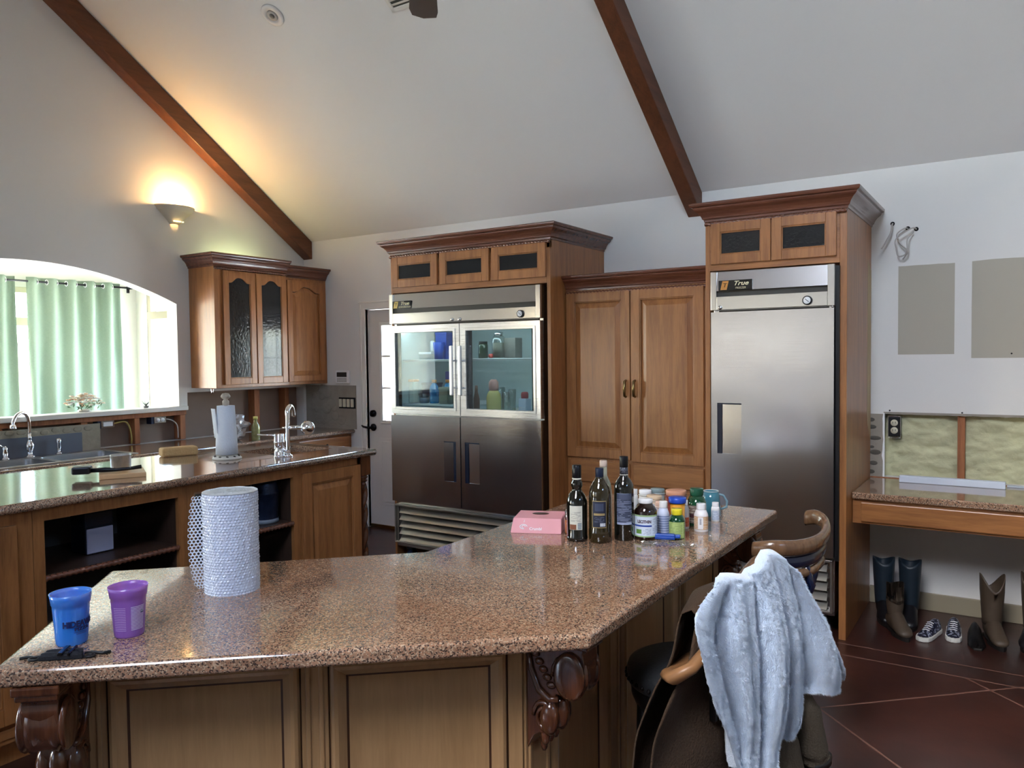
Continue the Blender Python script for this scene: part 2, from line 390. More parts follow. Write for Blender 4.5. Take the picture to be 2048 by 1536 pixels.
ay0, ay1, asp, arise = 1.66, 4.04, 2.096, .262
arch = lambda y: asp+arise*(1-((y-(ay0+ay1)/2)/((ay1-ay0)/2))**2)
ab = [ay0+(ay1-ay0)*i/28 for i in range(29)]
SILL = 1.222
LT = 1.185     # underside of the sill board
wall('wall_left', 'x', XL-.14, XL, YF, YW+.12, roof,
     [(ay0, ay1, .93, arch), (-3.1, -1.5, .45, 2.25), (1.2, ay0, .93, LT), (ay1, 4.12, .93, LT), (4.12, YW-.04, .93, 1.335)],
     M['paint'], breaks=[YR, *ab])
mb = MB(); mb.box(XL-.14, 1.2, .93, XL-.105, 4.12, LT-.035); mb.box(XL-.14, 4.12, .93, XL-.105, YW-.04, 1.335)
struct(mb.build('wall_left_backing', M['board']))
mb = MB(); mb.box(XL-.16, ay0-.02, LT, XL+.03, ay1+.07, SILL, .006)
struct(mb.build('trim_1', M['white']))                  # the white ledge under the arch
def stud(x0, y0, z0, x1, y1, z1, label, group=None, nme='wall_stud'):
    mb = MB(); mb.box(x0, y0, z0, x1, y1, z1, .003)
    return tag(mb.build(nme, M['stud']), label, 'stud', group)
stud(XL-.10, 1.2, LT-.04, XL-.004, 4.11, LT, 'horizontal wood plate running under the white ledge of the arch', nme='wall_plate')
G1 = 'bare studs in the open wall behind the sink'
for y, w, lab in ((2.63, .045, 'bare vertical stud behind the chrome gooseneck faucet'), (3.23, .05, 'bare vertical stud above the right end of the grey sheet by the sink'),
               (3.66, .045, 'bare vertical stud between the two loose outlets'), (4.075, .05, 'bare vertical stud at the right end of the ledge under the arch')):
    stud(XL-.10, y-w/2, .935, XL-.006, y+w/2, LT-.04, lab, G1)
for y, w, lab in ((4.86, .06, 'bare honey stud behind the small glass bottle under the upper cabinets'), (5.22, .05, 'bare stud under the upper cabinets near the room corner')):
    stud(XL-.10, y-w/2, .935, XL-.006, y+w/2, 1.33, lab, G1)
# grey sheet and torn border behind the sink
mb = MB(); mb.box(XL-.004, 1.2, .93, XL+.006, 3.345, 1.13)
for k in range(26):
    y = 1.25+k*.08; mb.sphere((XL+.006, y, 1.105+random.uniform(-.012, .012)), .028, 8, sc=(.15, 1.2, .7))
o = mb.build('backer_board', M['cement']); tag(o, 'torn cement backer strip edging the grey sheet behind the sink', 'backer board')
mb = MB(); mb.box(XL+.0065, 1.2, .9305, XL+.012, 3.2, 1.072); tag(mb.build('splash_sheet', M['greysheet']), 'flat grey sheet standing behind the double sink', 'sheet')
# loose outlets
def cavity_outlet(y, z, kind, label):
    t = thing('wall_outlet', label, 'outlet', (XL-.03, y, z))
    mb = MB(); mb.box(-.05, -.075, -.032, .02, -.045, .032, .003); mb.build('wall_box', plain('box_blue', srgb(24, 34, 62), .5), t)
    mb = MB(); mb.box(.018, -.05, -.026, .026, .056, .026, .002); mb.build('yoke', M['steel'], t)
    if kind:
        mb = MB()
        for s in (-1, 1): mb.lathe([(.0, 0), (.016, 0), (.016, .006), (.0, .007)], (.026, .003+s*.021, 0), 14, M=Matrix.Rotation(PI/2, 4, 'Y'))
        for s in (-1, 1): mb.box(.032, -.003+s*.021, -.008, .0335, s*.021-.001, .0, 0, 1); mb.box(.032, .006+s*.021, -.008, .0335, s*.021+.008, .0, 0, 1)
    else:
        mb = MB(); mb.box(.026, -.034, -.017, .034, .040, .017, .003)
    mb.build('receptacle', [M['vwhite'], M['black']], t)
    return t
cavity_outlet(3.41, 1.118, 0, 'white decorator outlet loose in the open wall nearest the sink')
cavity_outlet(3.86, 1.118, 1, 'white duplex outlet loose in the open wall near the cabinet corner')
def wire(name, pts, r, mat, label, cat='wire', group=None):
    P = [Vector(p) for p in pts]; out = []
    for i in range(len(P)-1):      # catmull-rom
        a, b, c, d = P[max(i-1, 0)], P[i], P[i+1], P[min(i+2, len(P)-1)]
        for k in range(6):
            t = k/6; out.append(.5*((2*b)+(c-a)*t+(2*a-5*b+4*c-d)*t*t+(3*b-a-3*c+d)*t**3))
    out.append(P[-1]); mb = MB(); mb.tube(out, r, 6); return tag(mb.build(name, mat), label, cat, group)
wire('electric_cable', [(XL-.02, 3.46, 1.115), (XL-.02, 3.56, 1.125), (XL-.02, 3.60, 1.08), (XL-.02, 3.615, 1.0), (XL-.03, 3.62, .94)], .006, M['wire'], 'yellow cable dropping from the decorator outlet to the counter')
wire('electric_cable', [(XL-.02, 3.93, 1.12), (XL-.02, 3.99, 1.10), (XL-.02, 4.03, 1.05), (XL-.02, 4.035, .95)], .005, M['wirew'], 'pale cable dropping from the duplex outlet at the end of the ledge')

# back wall with the glazed door and the opened strip above the desk
DX0, DX1 = -5.22, -4.30
wall('wall_back', 'y', YW, YW+.14, XL-.14, XR+.1, EAVE+.06, [(DX0, DX1, 0, 2.075), (-.735, XR, .82, 1.228)], M['paint'])
mb = MB(); mb.box(-.735, YW+.085, .82, XR, YW+.12, 1.228)
# pillowy insulation batts
P = []
for i in range(41):
    row = []
    for j in range(200):
        x = -.735+j*(2.2/199); z = .82+i*(.408/40)
        f = .035*abs(math.sin(PI*(x+.305)/.4))**.4+.022*noise.noise(Vector((x*7+z*9, z*16-x*5, 1)))+.010*noise.noise(Vector((x*20+z*26, z*40-x*8, 4)))
        row.append((x, YW+.085-f, z))
    P.append(row)
mb.grid(P); struct(mb.build('wall_back_insulation', M['insul']))
for x in (-.305, .10, .50): 
    stud(x-.02, YW+.020, .822, x+.02, YW+.10, 1.226, 'bare brown stud between yellow insulation batts above the desk', 'studs between the insulation batts')
mb = MB()   # torn drywall rim left of the opening
mb.box(-.815, YW-.006, .82, -.737, YW+.001, 1.222)
for k in range(7): mb.sphere((-.812+random.random()*.03, YW-.006, .85+k*.055+random.uniform(-.015, .015)), random.uniform(.012, .028), 9, sc=(random.uniform(.8, 1.6), .15, random.uniform(.5, 1)), mi=1)
struct(mb.build('wall_back_torn_edge', [M['plaster'], plain('glue_spot', srgb(92, 88, 80), .9)]))
mb = MB()
pts = [(-.735, .82)]+[(-.735+.012*noise.noise(Vector((0, k*.9, 3)))-.004, .82+k*.034) for k in range(13)]+[(-.728, 1.228), (-.728, .82)]
mb.prism([(x, YW-.008, z) for x, z in pts], (0, .02, 0)); struct(mb.build('wall_back_paper_edge', M['vwhite']))
mb = MB()   # ragged rim above
pts = [(-.735, 1.222)]+[(-.735+k*.03, 1.222+.006*noise.noise(Vector((k*.7, 0, 0)))) for k in range(80)]+[(1.66, 1.236), (-.735, 1.236)]
mb.prism([(x, YW-.004, z) for x, z in pts], (0, .02, 0)); struct(mb.build('wall_back_cut_edge', M['plaster']))
# older paint left where shelves hung
def patch(x0, x1, z0, z1, seed):
    pts = [(x0, z0), (x1, z0)]; n = 14
    pts += [(x1, z0+(z1-z0)*.5), (x1, z1)]
    for k in range(n+1):
        x = x1+(x0-x1)*k/n; pts.append((x, z1+.012*noise.noise(Vector((x*9, seed, 0)))))
    mb = MB(); mb.prism([(x, YW-.0015, z) for x, z in pts], (0, .01, 0)); struct(mb.build('wall_back_old_paint', M['patch']))
patch(-.655, -.345, 1.60, 2.155, 1); patch(-.255, 1.2, 1.575, 2.16, 2)
mb = MB()
for x, z in ((-.70, 1.245), (-.30, 1.242), (-.05, 1.60)): mb.cyl((x, YW-.002, z), (x, YW+.002, z), .005, seg=10)
tag(mb.build('screw_holes', M['black']), 'small black screw holes above the insulation', 'screw hole')
bpy.data.objects['screw_holes']['kind'] = 'structure'

# plaster patch between sink run and door with keypad and switches
mb = MB(); mb.box(XL, YW-.006, .93, -5.36, YW+.002, 1.352)
for k in range(16):
    mb.sphere((XL+.08+random.random()*.56, YW-.006, .96+random.random()*.36), random.uniform(.03, .07), 9, sc=(1, .06, .8))
struct(mb.build('wall_back_torn_plaster', M['plaster']))
t = thing('alarm_keypad', 'white alarm keypad with dark screen on the wall beside the door', 'keypad', (-5.52, YW, 1.372))
mb = MB(); mb.box(-.085, -.03, 0, .085, 0, .125, .006); mb.build('housing', M['vwhite'], t)
mb = MB(); mb.box(-.066, -.033, .062, .066, -.029, .108, .002); mb.build('screen', plain('lcd', srgb(52, 54, 54), .2), t)
kb = MB()
for r in range(3):
    for c in range(6): kb.box(-.062+c*.0215, -.034, .014+r*.014, -.046+c*.0215, -.029, .024+r*.014, .001)
kb.build('keys', plain('key_grey', srgb(170, 168, 164), .5), t)
t = thing('switch_bank', 'bank of four white switches without a cover plate beside the door', 'light switch', (-5.475, YW-.006, 1.13))
mb = MB(); mb.box(-.11, -.004, -.002, .11, 0, .105, 0); mb.build('wall_box', M['dark'], t)
for i in range(4):
    mb = MB(); mb.box(-.102+i*.052, -.014, .012, -.066+i*.052, -.003, .09, .003); mb.build('rocker', plain('switch_ivory', srgb(206, 200, 180), .4), t)

# glazed door
d = senum('door_1', ((DX0+DX1)/2, YW+.03, 0))
W2 = (DX1-DX0)/2
mb = MB(); gx0, gx1, gz0, gz1 = -.29, .29, 1.015, 1.93
mb.box(-W2, 0, 0, gx0, .045, 2.07); mb.box(gx1, 0, 0, W2, .045, 2.07); mb.box(gx0, 0, 0, gx1, .045, gz0); mb.box(gx0, 0, gz1, gx1, .045, 2.07)
for a, b, c, e in ((-.33, -.02, .22, .86), (.02, .33, .22, .86)):   # lower raised panels
    mb.box(a, -.004, c, b, .002, e, .004); mb.box(a+.03, -.012, c+.03, b-.03, .0, e-.03, .01)
mb.build('door_panel', M['doorwhite'], d)
mb = MB()
for a in ((gx0-.02, gz0-.02, gx0+.012, gz1+.02), (gx1-.012, gz0-.02, gx1+.02, gz1+.02), (gx0, gz0-.02, gx1, gz0+.012), (gx0, gz1-.012, gx1, gz1+.02)): mb.box(a[0], -.012, a[1], a[2], 0, a[3], .004)
for z in (1.33, 1.63): mb.box(gx0, -.006, z-.009, gx1, .03, z+.009, .003)
for x in (-.1, .1): mb.box(x-.009, -.006, gz0, x+.009, .03, gz1, .003)
mb.build('glazing_bars', M['white'], d)
mb = MB(); mb.box(gx0, .018, gz0, gx1, .022, gz1); mb.build('pane', M['glass'], d)
mb = MB(); mb.cyl((-W2+.055, -.001, 1.087), (-W2+.055, -.028, 1.087), .034, .03, 20); mb.build('deadbolt', M['bronze'], d)
mb = MB(); mb.cyl((-W2+.055, -.001, .955), (-W2+.055, -.014, .955), .034, .034, 20); mb.cyl((-W2+.055, -.01, .955), (-W2+.055, -.06, .955), .012, .012, 12)
mb.tube([(-W2+.055, -.058, .955), (-W2+.01, -.06, .957), (-W2-.03, -.058, .962), (-W2-.05, -.055, .972)], [.012, .011, .01, .008], 10); mb.build('lever_handle', M['bronze'], d)
mb = MB(); mb.box(-W2, -.01, 0, W2, .05, .03); mb.build('threshold', M['brass'], d)
mb = MB(); c = .066
mb.box(DX0-c, YW-.018, 0, DX0, YW+.03, 2.075, .004); mb.box(DX1, YW-.018, 0, DX1+c, YW+.03, 2.075, .004); mb.box(DX0-c, YW-.018, 2.075, DX1+c, YW+.03, 2.145, .004)
mb.box(DX0-c-.008, YW-.026, 2.135, DX1+c+.008, YW, 2.15, .003); mb.box(DX0-c+.012, YW-.024, 0, DX0-c+.024, YW, 2.12, .003)
struct(mb.build('trim_2', M['white']))
# baseboard under the desk
mb = MB(); mb.box(-.81, YW-.014, 0, XR, YW, .11, .004); mb.box(-1.6, YW-.014, 0, -1.6, YW, .11); struct(mb.build('baseboard_back', plain('baseboard_paint', srgb(150, 140, 118), .5)))

# other walls of the room (behind the photographer)
wall('wall_right', 'x', XR, XR+.12, YF, YW, roof, [(-.2, 1.1, 3.1, 3.9)], M['paint'], breaks=[YR])
wall('wall_front', 'y', YF-.12, YF, XL-.14, XR+.1, roof(YF)+.06, [(-5.2, -2.3, .8, 2.55)], M['paint'])
def window(n, axis, pos, a0, a1, z0, z1, nv, nh, glass=True, fr=.06, mul=.03, dep=.08, transom=None, gl='glass', fm='white'):
    w = senum('window_%d' % n, ((pos, (a0+a1)/2, z0) if axis == 'x' else ((a0+a1)/2, pos, z0)), PI/2 if axis == 'x' else 0)
    hw = (a1-a0)/2; h = z1-z0; mb = MB()
    mb.box(-hw, -dep/2, 0, -hw+fr, dep/2, h, .004); mb.box(hw-fr, -dep/2, 0, hw, dep/2, h, .004); mb.box(-hw, -dep/2, 0, hw, dep/2, fr, .004); mb.box(-hw, -dep/2, h-fr, hw, dep/2, h, .004)
    for i in range(1, nv): x = -hw+2*hw*i/nv; mb.box(x-mul, -dep/2+.01, 0, x+mul, dep/2-.01, h, .004)
    for i in range(1, nh): z = h*i/nh; mb.box(-hw, -dep/2+.015, z-mul/2, hw, dep/2-.015, z+mul/2, .003)
    if transom: mb.box(-hw, -dep/2-.01, transom-.045-z0, hw, dep/2+.01, transom+.045-z0, .004)
    mb.build('window_frame', M[fm], w)
    mb = MB(); mb.box(-hw+.01, -.003, .01, hw-.01, .003, h-.01); mb.build('pane', M[gl], w)
    return w
window(1, 'x', XL-.07, -3.1, -1.5, .45, 2.25, 2, 1)
window(2, 'y', YF-.06, -5.2, -2.3, .8, 2.55, 3, 1, gl='glass_dim')
window(3, 'x', XR+.06, -.2, 1.1, 3.1, 3.9, 2, 1)  # unseen window, set high in the gable so its light falls from above

sk = senum('window_8', ((KX0+KX1)/2, (KY0+KY1)/2, roof((KY0+KY1)/2)+.08)); sk.rotation_euler = (math.atan(SL), 0, 0)  # added skylight, an unseen daylight source in the front slope
hx_, hy_ = (KX1-KX0)/2, (KY0-KY1)/2/math.cos(math.atan(SL)); hy_ = abs(hy_); mb = MB()
for a in ((-hx_, -hy_, -hx_+.05, hy_), (hx_-.05, -hy_, hx_, hy_), (-hx_, -hy_, hx_, -hy_+.05), (-hx_, hy_-.05, hx_, hy_), (-.02, -hy_, .02, hy_)): mb.box(a[0], a[1], -.05, a[2], a[3], .05, .004)
mb.build('window_frame', M['white'], sk); mb = MB(); mb.box(-hx_+.01, -hy_+.01, -.003, hx_-.01, hy_-.01, .003); mb.build('pane', M['glass'], sk)
mb = MB(); mb.box(-2.0, -2.9, 3.6, -1.65, -.5, 10.3); struct(mb.build('sun_blocker', plain('blocker_brick', srgb(150, 96, 78), .9)))  # unseen box added to keep the sun out of the skylight
# sunroom beyond the arch
SX = -9.0
wall('wall_sunroom_far', 'x', SX-.12, SX, -.6, YW+.12, 2.86, [(.2, 2.5, .35, 2.42), (2.75, 5.2, .35, 2.42)], M['sunpaint'])
wall('wall_sunroom_end', 'y', YW, YW+.12, SX, XL-.14, 2.86, [(-8.78, -7.55, .35, 2.52), (-7.4, -6.35, .35, 2.52)], M['sunpaint'])
wall('wall_sunroom_near', 'y', -.72, -.6, SX-.12, XL-.14, 2.86, [], M['sunpaint'])
mb = MB(); mb.box(SX-.12, -.72, 2.8, XL-.14, YW+.12, 2.9); struct(mb.build('ceiling_sunroom', M['sunpaint']))
window(4, 'x', SX-.05, .2, 2.5, .35, 2.42, 2, 1, transom=2.05, fm='frame_cream')
window(5, 'x', SX-.05, 2.75, 5.2, .35, 2.42, 2, 1, transom=2.05, fm='frame_cream')
window(6, 'y', YW+.05, -8.78, -7.55, .35, 2.52, 1, 1, transom=2.15, fm='frame_cream')
window(7, 'y', YW+.05, -7.4, -6.35, .35, 2.52, 1, 1, transom=2.15, fm='frame_cream')

mb = MB(); mb.box(SX, -.6, 0, XL-.14, YW, .012); struct(mb.build('floor_sunroom', plain('bounce_tile', srgb(224, 218, 206), .35)))  # unseen floor made pale to bounce sun up through the arch
# curtains on a rod
RX, RZ = SX+.13, 2.475
rod = thing('curtain_rod', 'dark metal curtain rod over the sunroom window', 'curtain rod', (RX, 4.1, RZ))
mb = MB(); mb.cyl((0, -2.3, 0), (0, 1.25, 0), .011, seg=10); mb.build('rod', M['black'], rod)
mb = MB(); mb.tube([(0, 1.25, 0), (-.04, 1.27, 0), (-.13, 1.27, 0)], .009, 8); mb.box(-.14, 1.25, -.05, -.128, 1.29, .03, .003); mb.build('wall_bracket', M['black'], rod)
def curtain(y0, y1, nf, label, sk=0, zb=.06):
    t = thing('window_curtain', label, 'curtain', (RX, (y0+y1)/2, zb), 0, None); yc = (y0+y1)/2
    P = []; n = nf*14; zs = [zb, .3, .6, .9, 1.2, 1.5, 1.8, 2.1, 2.3, 2.45, 2.52]
    for z in zs:
        k = (z-zb)/(2.52-zb); row = []
        for j in range(n+1):
            s = j/n; y = y0+(y1-y0)*s+sk*(1-k)*(s-.0)
            amp = .045+.012*math.sin(z*2.1+j*.05)
            row.append((amp*math.sin(s*nf*2*PI+.25*math.sin(z*1.7))+.006*noise.noise(Vector((s*20, z*3, 0))), y-yc, z-zb))
        P.append(row)
    mb = MB(); mb.grid(P); o = mb.build('cloth', M['curtain'], t)
    sm = o.modifiers.new('thick', 'SOLIDIFY'); sm.thickness = .003
    for i in range(2*nf):
        s = (i+.0)/(2*nf)
        if i == 0: continue
        mb = MB(); y = y0+(y1-y0)*s-yc
        mb.tube([(math.cos(a)*.026*.3, y+.0+math.cos(a)*.012, 2.475-zb+math.sin(a)*.026) for a in [2*PI*k/16 for k in range(16)]], .004, 6, loop=True)
        mb.build('grommet', M['chrome'], t)
    return t
curtain(3.02, 4.055, 5, 'pale green grommet curtain at the left edge of the arch view')
curtain(4.165, 5.20, 5, 'pale green grommet curtain right of the bright gap, beside the sunroom corner')
# outside: pale paving and a low hedge of light
mb = MB(); mb.box(-40, -30, -.4, 40, 40, -.3); struct(mb.build('ground_outside', plain('pale_paving', srgb(214, 212, 204), .9)))
mb = MB(); mb.box(-7.9, 6.9, -.3, -7.7, 7.2, 3.2); tag(mb.build('brick_pier', plain('outside_brick', srgb(168, 96, 76), .9)), 'reddish brick pier outside the sunroom corner window', 'pier')

# roof beams
def beam(x0, x1, label, dz=.173):
    mb = MB(); y0, y1 = YW-.001, YR
    mb.prism([(x0, y0, roof(y0)), (x0, y1, roof(y1)), (x0, y1, roof(y1)-dz), (x0, y0, roof(y0)-dz)], (x1-x0, 0, 0), .006)
    y0, y1 = YR, YF
    mb.prism([(x0, y0, roof(y0)), (x0, y1, roof(y1)), (x0, y1, roof(y1)-dz), (x0, y0, roof(y0)-dz)], (x1-x0, 0, 0), .006)
    return tag(mb.build('ceiling_beam', M['beam']), label, 'beam')
beam(XL+.002, XL+.127, 'brown wooden beam sloping along the sink wall')
beam(-2.03, -1.925, 'brown wooden beam sloping down to the wall beside the freezer tower')

# camera
cam = bpy.data.cameras.new('camera'); co = bpy.data.objects.new('camera', cam); COL.objects.link(co); SC.camera = co
yaw, pitch, roll = map(math.radians, (33.1405, 2.0839, -.6707))
fw = Vector((-math.sin(yaw)*math.cos(pitch), math.cos(yaw)*math.cos(pitch), -math.sin(pitch))); rt = Vector((math.cos(yaw), math.sin(yaw), 0)); up = rt.cross(fw)
r2 = rt*math.cos(roll)+up*math.sin(roll); u2 = -rt*math.sin(roll)+up*math.cos(roll)
co.matrix_world = Matrix(((r2.x, u2.x, -fw.x, 0), (r2.y, u2.y, -fw.y, 0), (r2.z, u2.z, -fw.z, 1.6222), (0, 0, 0, 1)))
cam.sensor_width = 36; cam.lens = 36*1561.7/2048; cam.clip_start = .02
SC.view_settings.view_transform = 'Standard'; SC.view_settings.look = 'None'; SC.view_settings.gamma = 1; SC.view_settings.use_curve_mapping = False
SC.view_settings.exposure = .84

# daylight
w = bpy.data.worlds.new('sky'); SC.world = w; w.use_nodes = True; nt = w.node_tree; bg = nt.nodes['Background']
sky = nt.nodes.new('ShaderNodeTexSky'); sky.sky_type = 'NISHITA'; sky.sun_disc = False; sky.sun_elevation = math.radians(48); sky.sun_rotation = math.radians(200)
sky.air_density = 1.0; sky.dust_density = 2.0; nt.links.new(sky.outputs[0], bg.inputs[0]); bg.inputs[1].default_value = WORLD
sn = bpy.data.lights.new('sun', 'SUN'); sn.energy = SUN; sn.angle = .009; sn.color = (1, .95, .87); so = bpy.data.objects.new('sun', sn); COL.objects.link(so); so.location = (-20, 2, 30); so.rotation_euler = (0, -math.radians(30), 0)
def portal(name, loc, rot, sx, sy):
    l = bpy.data.lights.new(name, 'AREA'); l.shape = 'RECTANGLE'; l.size = sx; l.size_y = sy; l.cycles.is_portal = True
    o = bpy.data.objects.new(name, l); COL.objects.link(o); o.location = loc; o.rotation_euler = rot; return o
R90 = PI/2
portal('window_daylight', (SX-.2, 1.35, 1.38), (0, -R90, 0), 2.1, 2.3); portal('window_daylight', (SX-.2, 3.975, 1.38), (0, -R90, 0), 2.1, 2.45)
portal('window_daylight', (-8.16, YW+.2, 1.43), (-R90, 0, 0), 1.25, 2.2); portal('window_daylight', (-6.87, YW+.2, 1.43), (-R90, 0, 0), 1.05, 2.2)
portal('window_daylight', (XL-.2, -2.3, 1.35), (0, -R90, 0), 1.8, 1.6); portal('window_daylight', (-3.75, YF-.2, 1.58), (R90, 0, 0), 2.9, 1.93)
portal('window_daylight', (XR+.2, .45, 3.5), (0, R90, 0), .8, 1.3)
portal('window_daylight', ((KX0+KX1)/2, (KY0+KY1)/2-.12, roof((KY0+KY1)/2)+.26), (math.atan(SL), 0, 0), KX1-KX0, (KY1-KY0)*1.2)  # portal of the added skylight
portal('window_daylight', (-4.76, YW+.2, 1.47), (-R90, 0, 0), .6, .95)

# wall sconce
t = thing('wall_sconce', 'lit plaster bowl sconce on the wall above the arch', 'wall lamp', (XL, 4.04, 2.80))
def half(prof):
    rs = []
    for r, d, z in prof: rs.append([(d*math.sin(a), r*math.cos(a), z) for a in [PI*k/18 for k in range(19)]])
    return rs
outer = [(.045, .03, -.03), (.07, .05, 0), (.10, .075, .03), (.135, .10, .062), (.15, .112, .075), (.16, .118, .078), (.165, .122, .095), (.178, .13, .105), (.178, .13, .118)]
inner_ = [(r-.012, d-.012, z) for r, d, z in reversed(outer)]
mb = MB(); mb.rings(half(outer+inner_), close=False, caps=False); bm_ = mb.bm
mb.build('bowl', plain('sconce_plaster', srgb(214, 204, 186), .7), t)
mb = MB(); mb.sphere((.055, 0, .09), .026, 14, sc=(1, 1, 1.2)); mb.build('bulb', plain('warm_bulb', (1, .8, .5, 1), .5, em=(1, .55, .2, 1), es=60), t)
mb = MB(); mb.box(.052, -.045, -.016, .070, .02, -.006, .002); mb.box(.05, .035, -.014, .066, .048, -.006, .002); mb.build('light_slot', plain('slot_glow', (1, .8, .5, 1), .5, em=(1, .75, .35, 1), es=1.6), t)
def point(name, loc, e, c, r=.05, typ='POINT', parent=None):
    l = bpy.data.lights.new(name, typ); l.energy = e; l.color = c; l.shadow_soft_size = r
    o = bpy.data.objects.new(name, l); COL.objects.link(o); o.location = loc
    if parent: o.parent = parent
    return o
point('lamp_light', (.075, 0, .135), SCONCE, (1, .58, .22), .03, parent=t)
# strip lamp lying on top of the upper cabinets
t = thing('cabinet_top_lamp', 'slim lit tube lamp lying on top of the corner upper cabinets', 'lamp', (-5.88, 4.6, 2.425))
mb = MB(); mb.box(-.03, -.25, 0, .03, .25, .02, .003); mb.build('base', M['vwhite'], t)
mb = MB(); mb.cyl((0, -.23, .033), (0, .23, .033), .012, seg=10); mb.build('tube', plain('tube_glow', (1, 1, .8, 1), .5, em=(.85, 1, .5, 1), es=TUBE), t)
# ------------------------------------------------------------------ cabinet parts (local frame: x along the front, -y outward, z up)
def archf(hw, rise): return lambda x: rise*(.5+.5*math.cos(PI*min(1, abs(x)/(hw*.80))**1.35))
def cab_door(parent, x0, z0, w, h, y=0, kind='flat', st=.058, t=.02, name='door', wd='honey', handle=None, arise=.035, label=None):
    """one cabinet door; its root is the frame mesh, panel / pane / handle are its parts"""
    wm = M[wd]; mb = MB(); hw = w/2-st
    cx, zt = x0+w/2, z0+h
    if kind == 'slab':
        mb.box(x0, y-t, z0, x0+w, y, z0+h, .006); d = mb.build(name, M['honey_h'] if wd == 'honey' else wm, parent)
    else:
        mb.box(x0, y-t, z0, x0+st, y, zt, .003); mb.box(x0+w-st, y-t, z0, x0+w, y, zt, .003)
        mb.box(x0+st, y-t, z0, x0+w-st, y, z0+st, .003)
        if 'arch' in kind:
            f = archf(hw, arise); n = 20
            pts = [(cx-hw, y-t, zt), (cx-hw, y-t, zt-st-arise)]+[(cx-hw+2*hw*k/n, y-t, zt-st-arise+f(-hw+2*hw*k/n)) for k in range(1, n)]+[(cx+hw, y-t, zt-st-arise), (cx+hw, y-t, zt)]
            mb.prism(pts, (0, t, 0))
        else: mb.box(x0+st, y-t, zt-st, x0+w-st, y, zt, .003)
        b = .007   # sticking bead inside the frame
        mb.box(x0+st, y-t+.004, z0+st, x0+st+b, y-.004, zt-st-(arise if 'arch' in kind else 0), .002); mb.box(x0+w-st-b, y-t+.004, z0+st, x0+w-st, y-.004, zt-st-(arise if 'arch' in kind else 0), .002)
        mb.box(x0+st, y-t+.004, z0+st, x0+w-st, y-.004, z0+st+b, .002)
        if 'arch' not in kind: mb.box(x0+st, y-t+.004, zt-st-b, x0+w-st, y-.004, zt-st, .002)
        d = mb.build(name, wm, parent)
        mb = MB()
        if 'glass' in kind:
            mb.box(x0+st-.004, y-.010, z0+st-.004, x0+w-st+.004, y-.006, zt-st+.004); mb.build('pane', M['seed'], d)
        else:
            g = .012; p2 = .034
            if 'arch' in kind:
                def outl(o, yy):
                    ww = hw-o; f = archf(ww, arise); n = 20; zb, zz = z0+st+o, zt-st-arise-o
                    return [(cx-ww, yy, zb), (cx+ww, yy, zb), (cx+ww, yy, zz)]+[(cx+ww-2*ww*k/n, yy, zz+f(ww-2*ww*k/n)) for k in range(1, n)]+[(cx-ww, yy, zz)]
            else:
                def outl(o, yy):
                    ww = hw-o; return [(cx-ww, yy, z0+st+o), (cx+ww, yy, z0+st+o), (cx+ww, yy, zt-st-o), (cx-ww, yy, zt-st-o)]
            A = outl(0, y-.004); B = outl(g, y-.004); C = outl(g+p2, y-.0165)
            G_ = outl(-.002, y-.0185) if False else outl(.006, y-.003)
            mb.rings([A, G_], caps=False, mi=1); mb.rings([G_, B, C], caps=False)
            for f in mb.bm.faces: f.smooth = False
            mb.face(C); mb.build('raised_panel', [wm, M['glaze']], d)
    if handle: handle(d)
    return d
def pull_cup(x, z, y=-.02, l=.11):
    def f(d):
        mb = MB(); mb.tube([(x, y, z-l/2), (x, y-.022, z-l/2+.006), (x, y-.026, z), (x, y-.022, z+l/2-.006), (x, y, z+l/2)], [.008, .009, .011, .009, .008], 10, flat=1.0)
        mb.build('handle', M['brass'], d)
    return f
def knob(x, z, y=-.02):
    def f(d):
        mb = MB(); mb.lathe([(.004, 0), (.006, .004), (.005, .012), (.014, .018), (.015, .024), (.008, .03)], (x, y, z), 14, M=Matrix.Rotation(PI/2, 4, 'X')); mb.build('knob', M['bronze'], d)
    return f
CROWN = [(0, 0), (.006, .002), (.008, .014), (.016, .02), (.018, .028), (.024, .04), (.036, .056), (.052, .068), (.058, .076), (.060, .084), (.072, .088), (.076, .096), (.078, .105), (.072, .11), (0, .11)]
def crown(parent, x0, x1, yb, z, sc=1.0, left=1, right=1, mat='cherry', name='crown_moulding'):
    rs = []
    for o, dz in CROWN:
        o *= sc
        rs.append([(x0-o*left, yb, z+dz*sc), (x0-o*left, -o, z+dz*sc), (x1+o*right, -o, z+dz*sc), (x1+o*right, yb, z+dz*sc)])
    mb = MB(); mb.rings([list(r) for r in rs], close=False, caps=False)
    for f in mb.bm.faces: f.smooth = False
    return mb.build(name, M[mat], parent)
def ropes(parent, segs, r=.0105, pitch=.026, mat='cherry', name='rope_trim'):
    mb = MB()
    for a, b in segs: mb.rope(a, b, r, pitch)
    return mb.build(name, M[mat], parent)

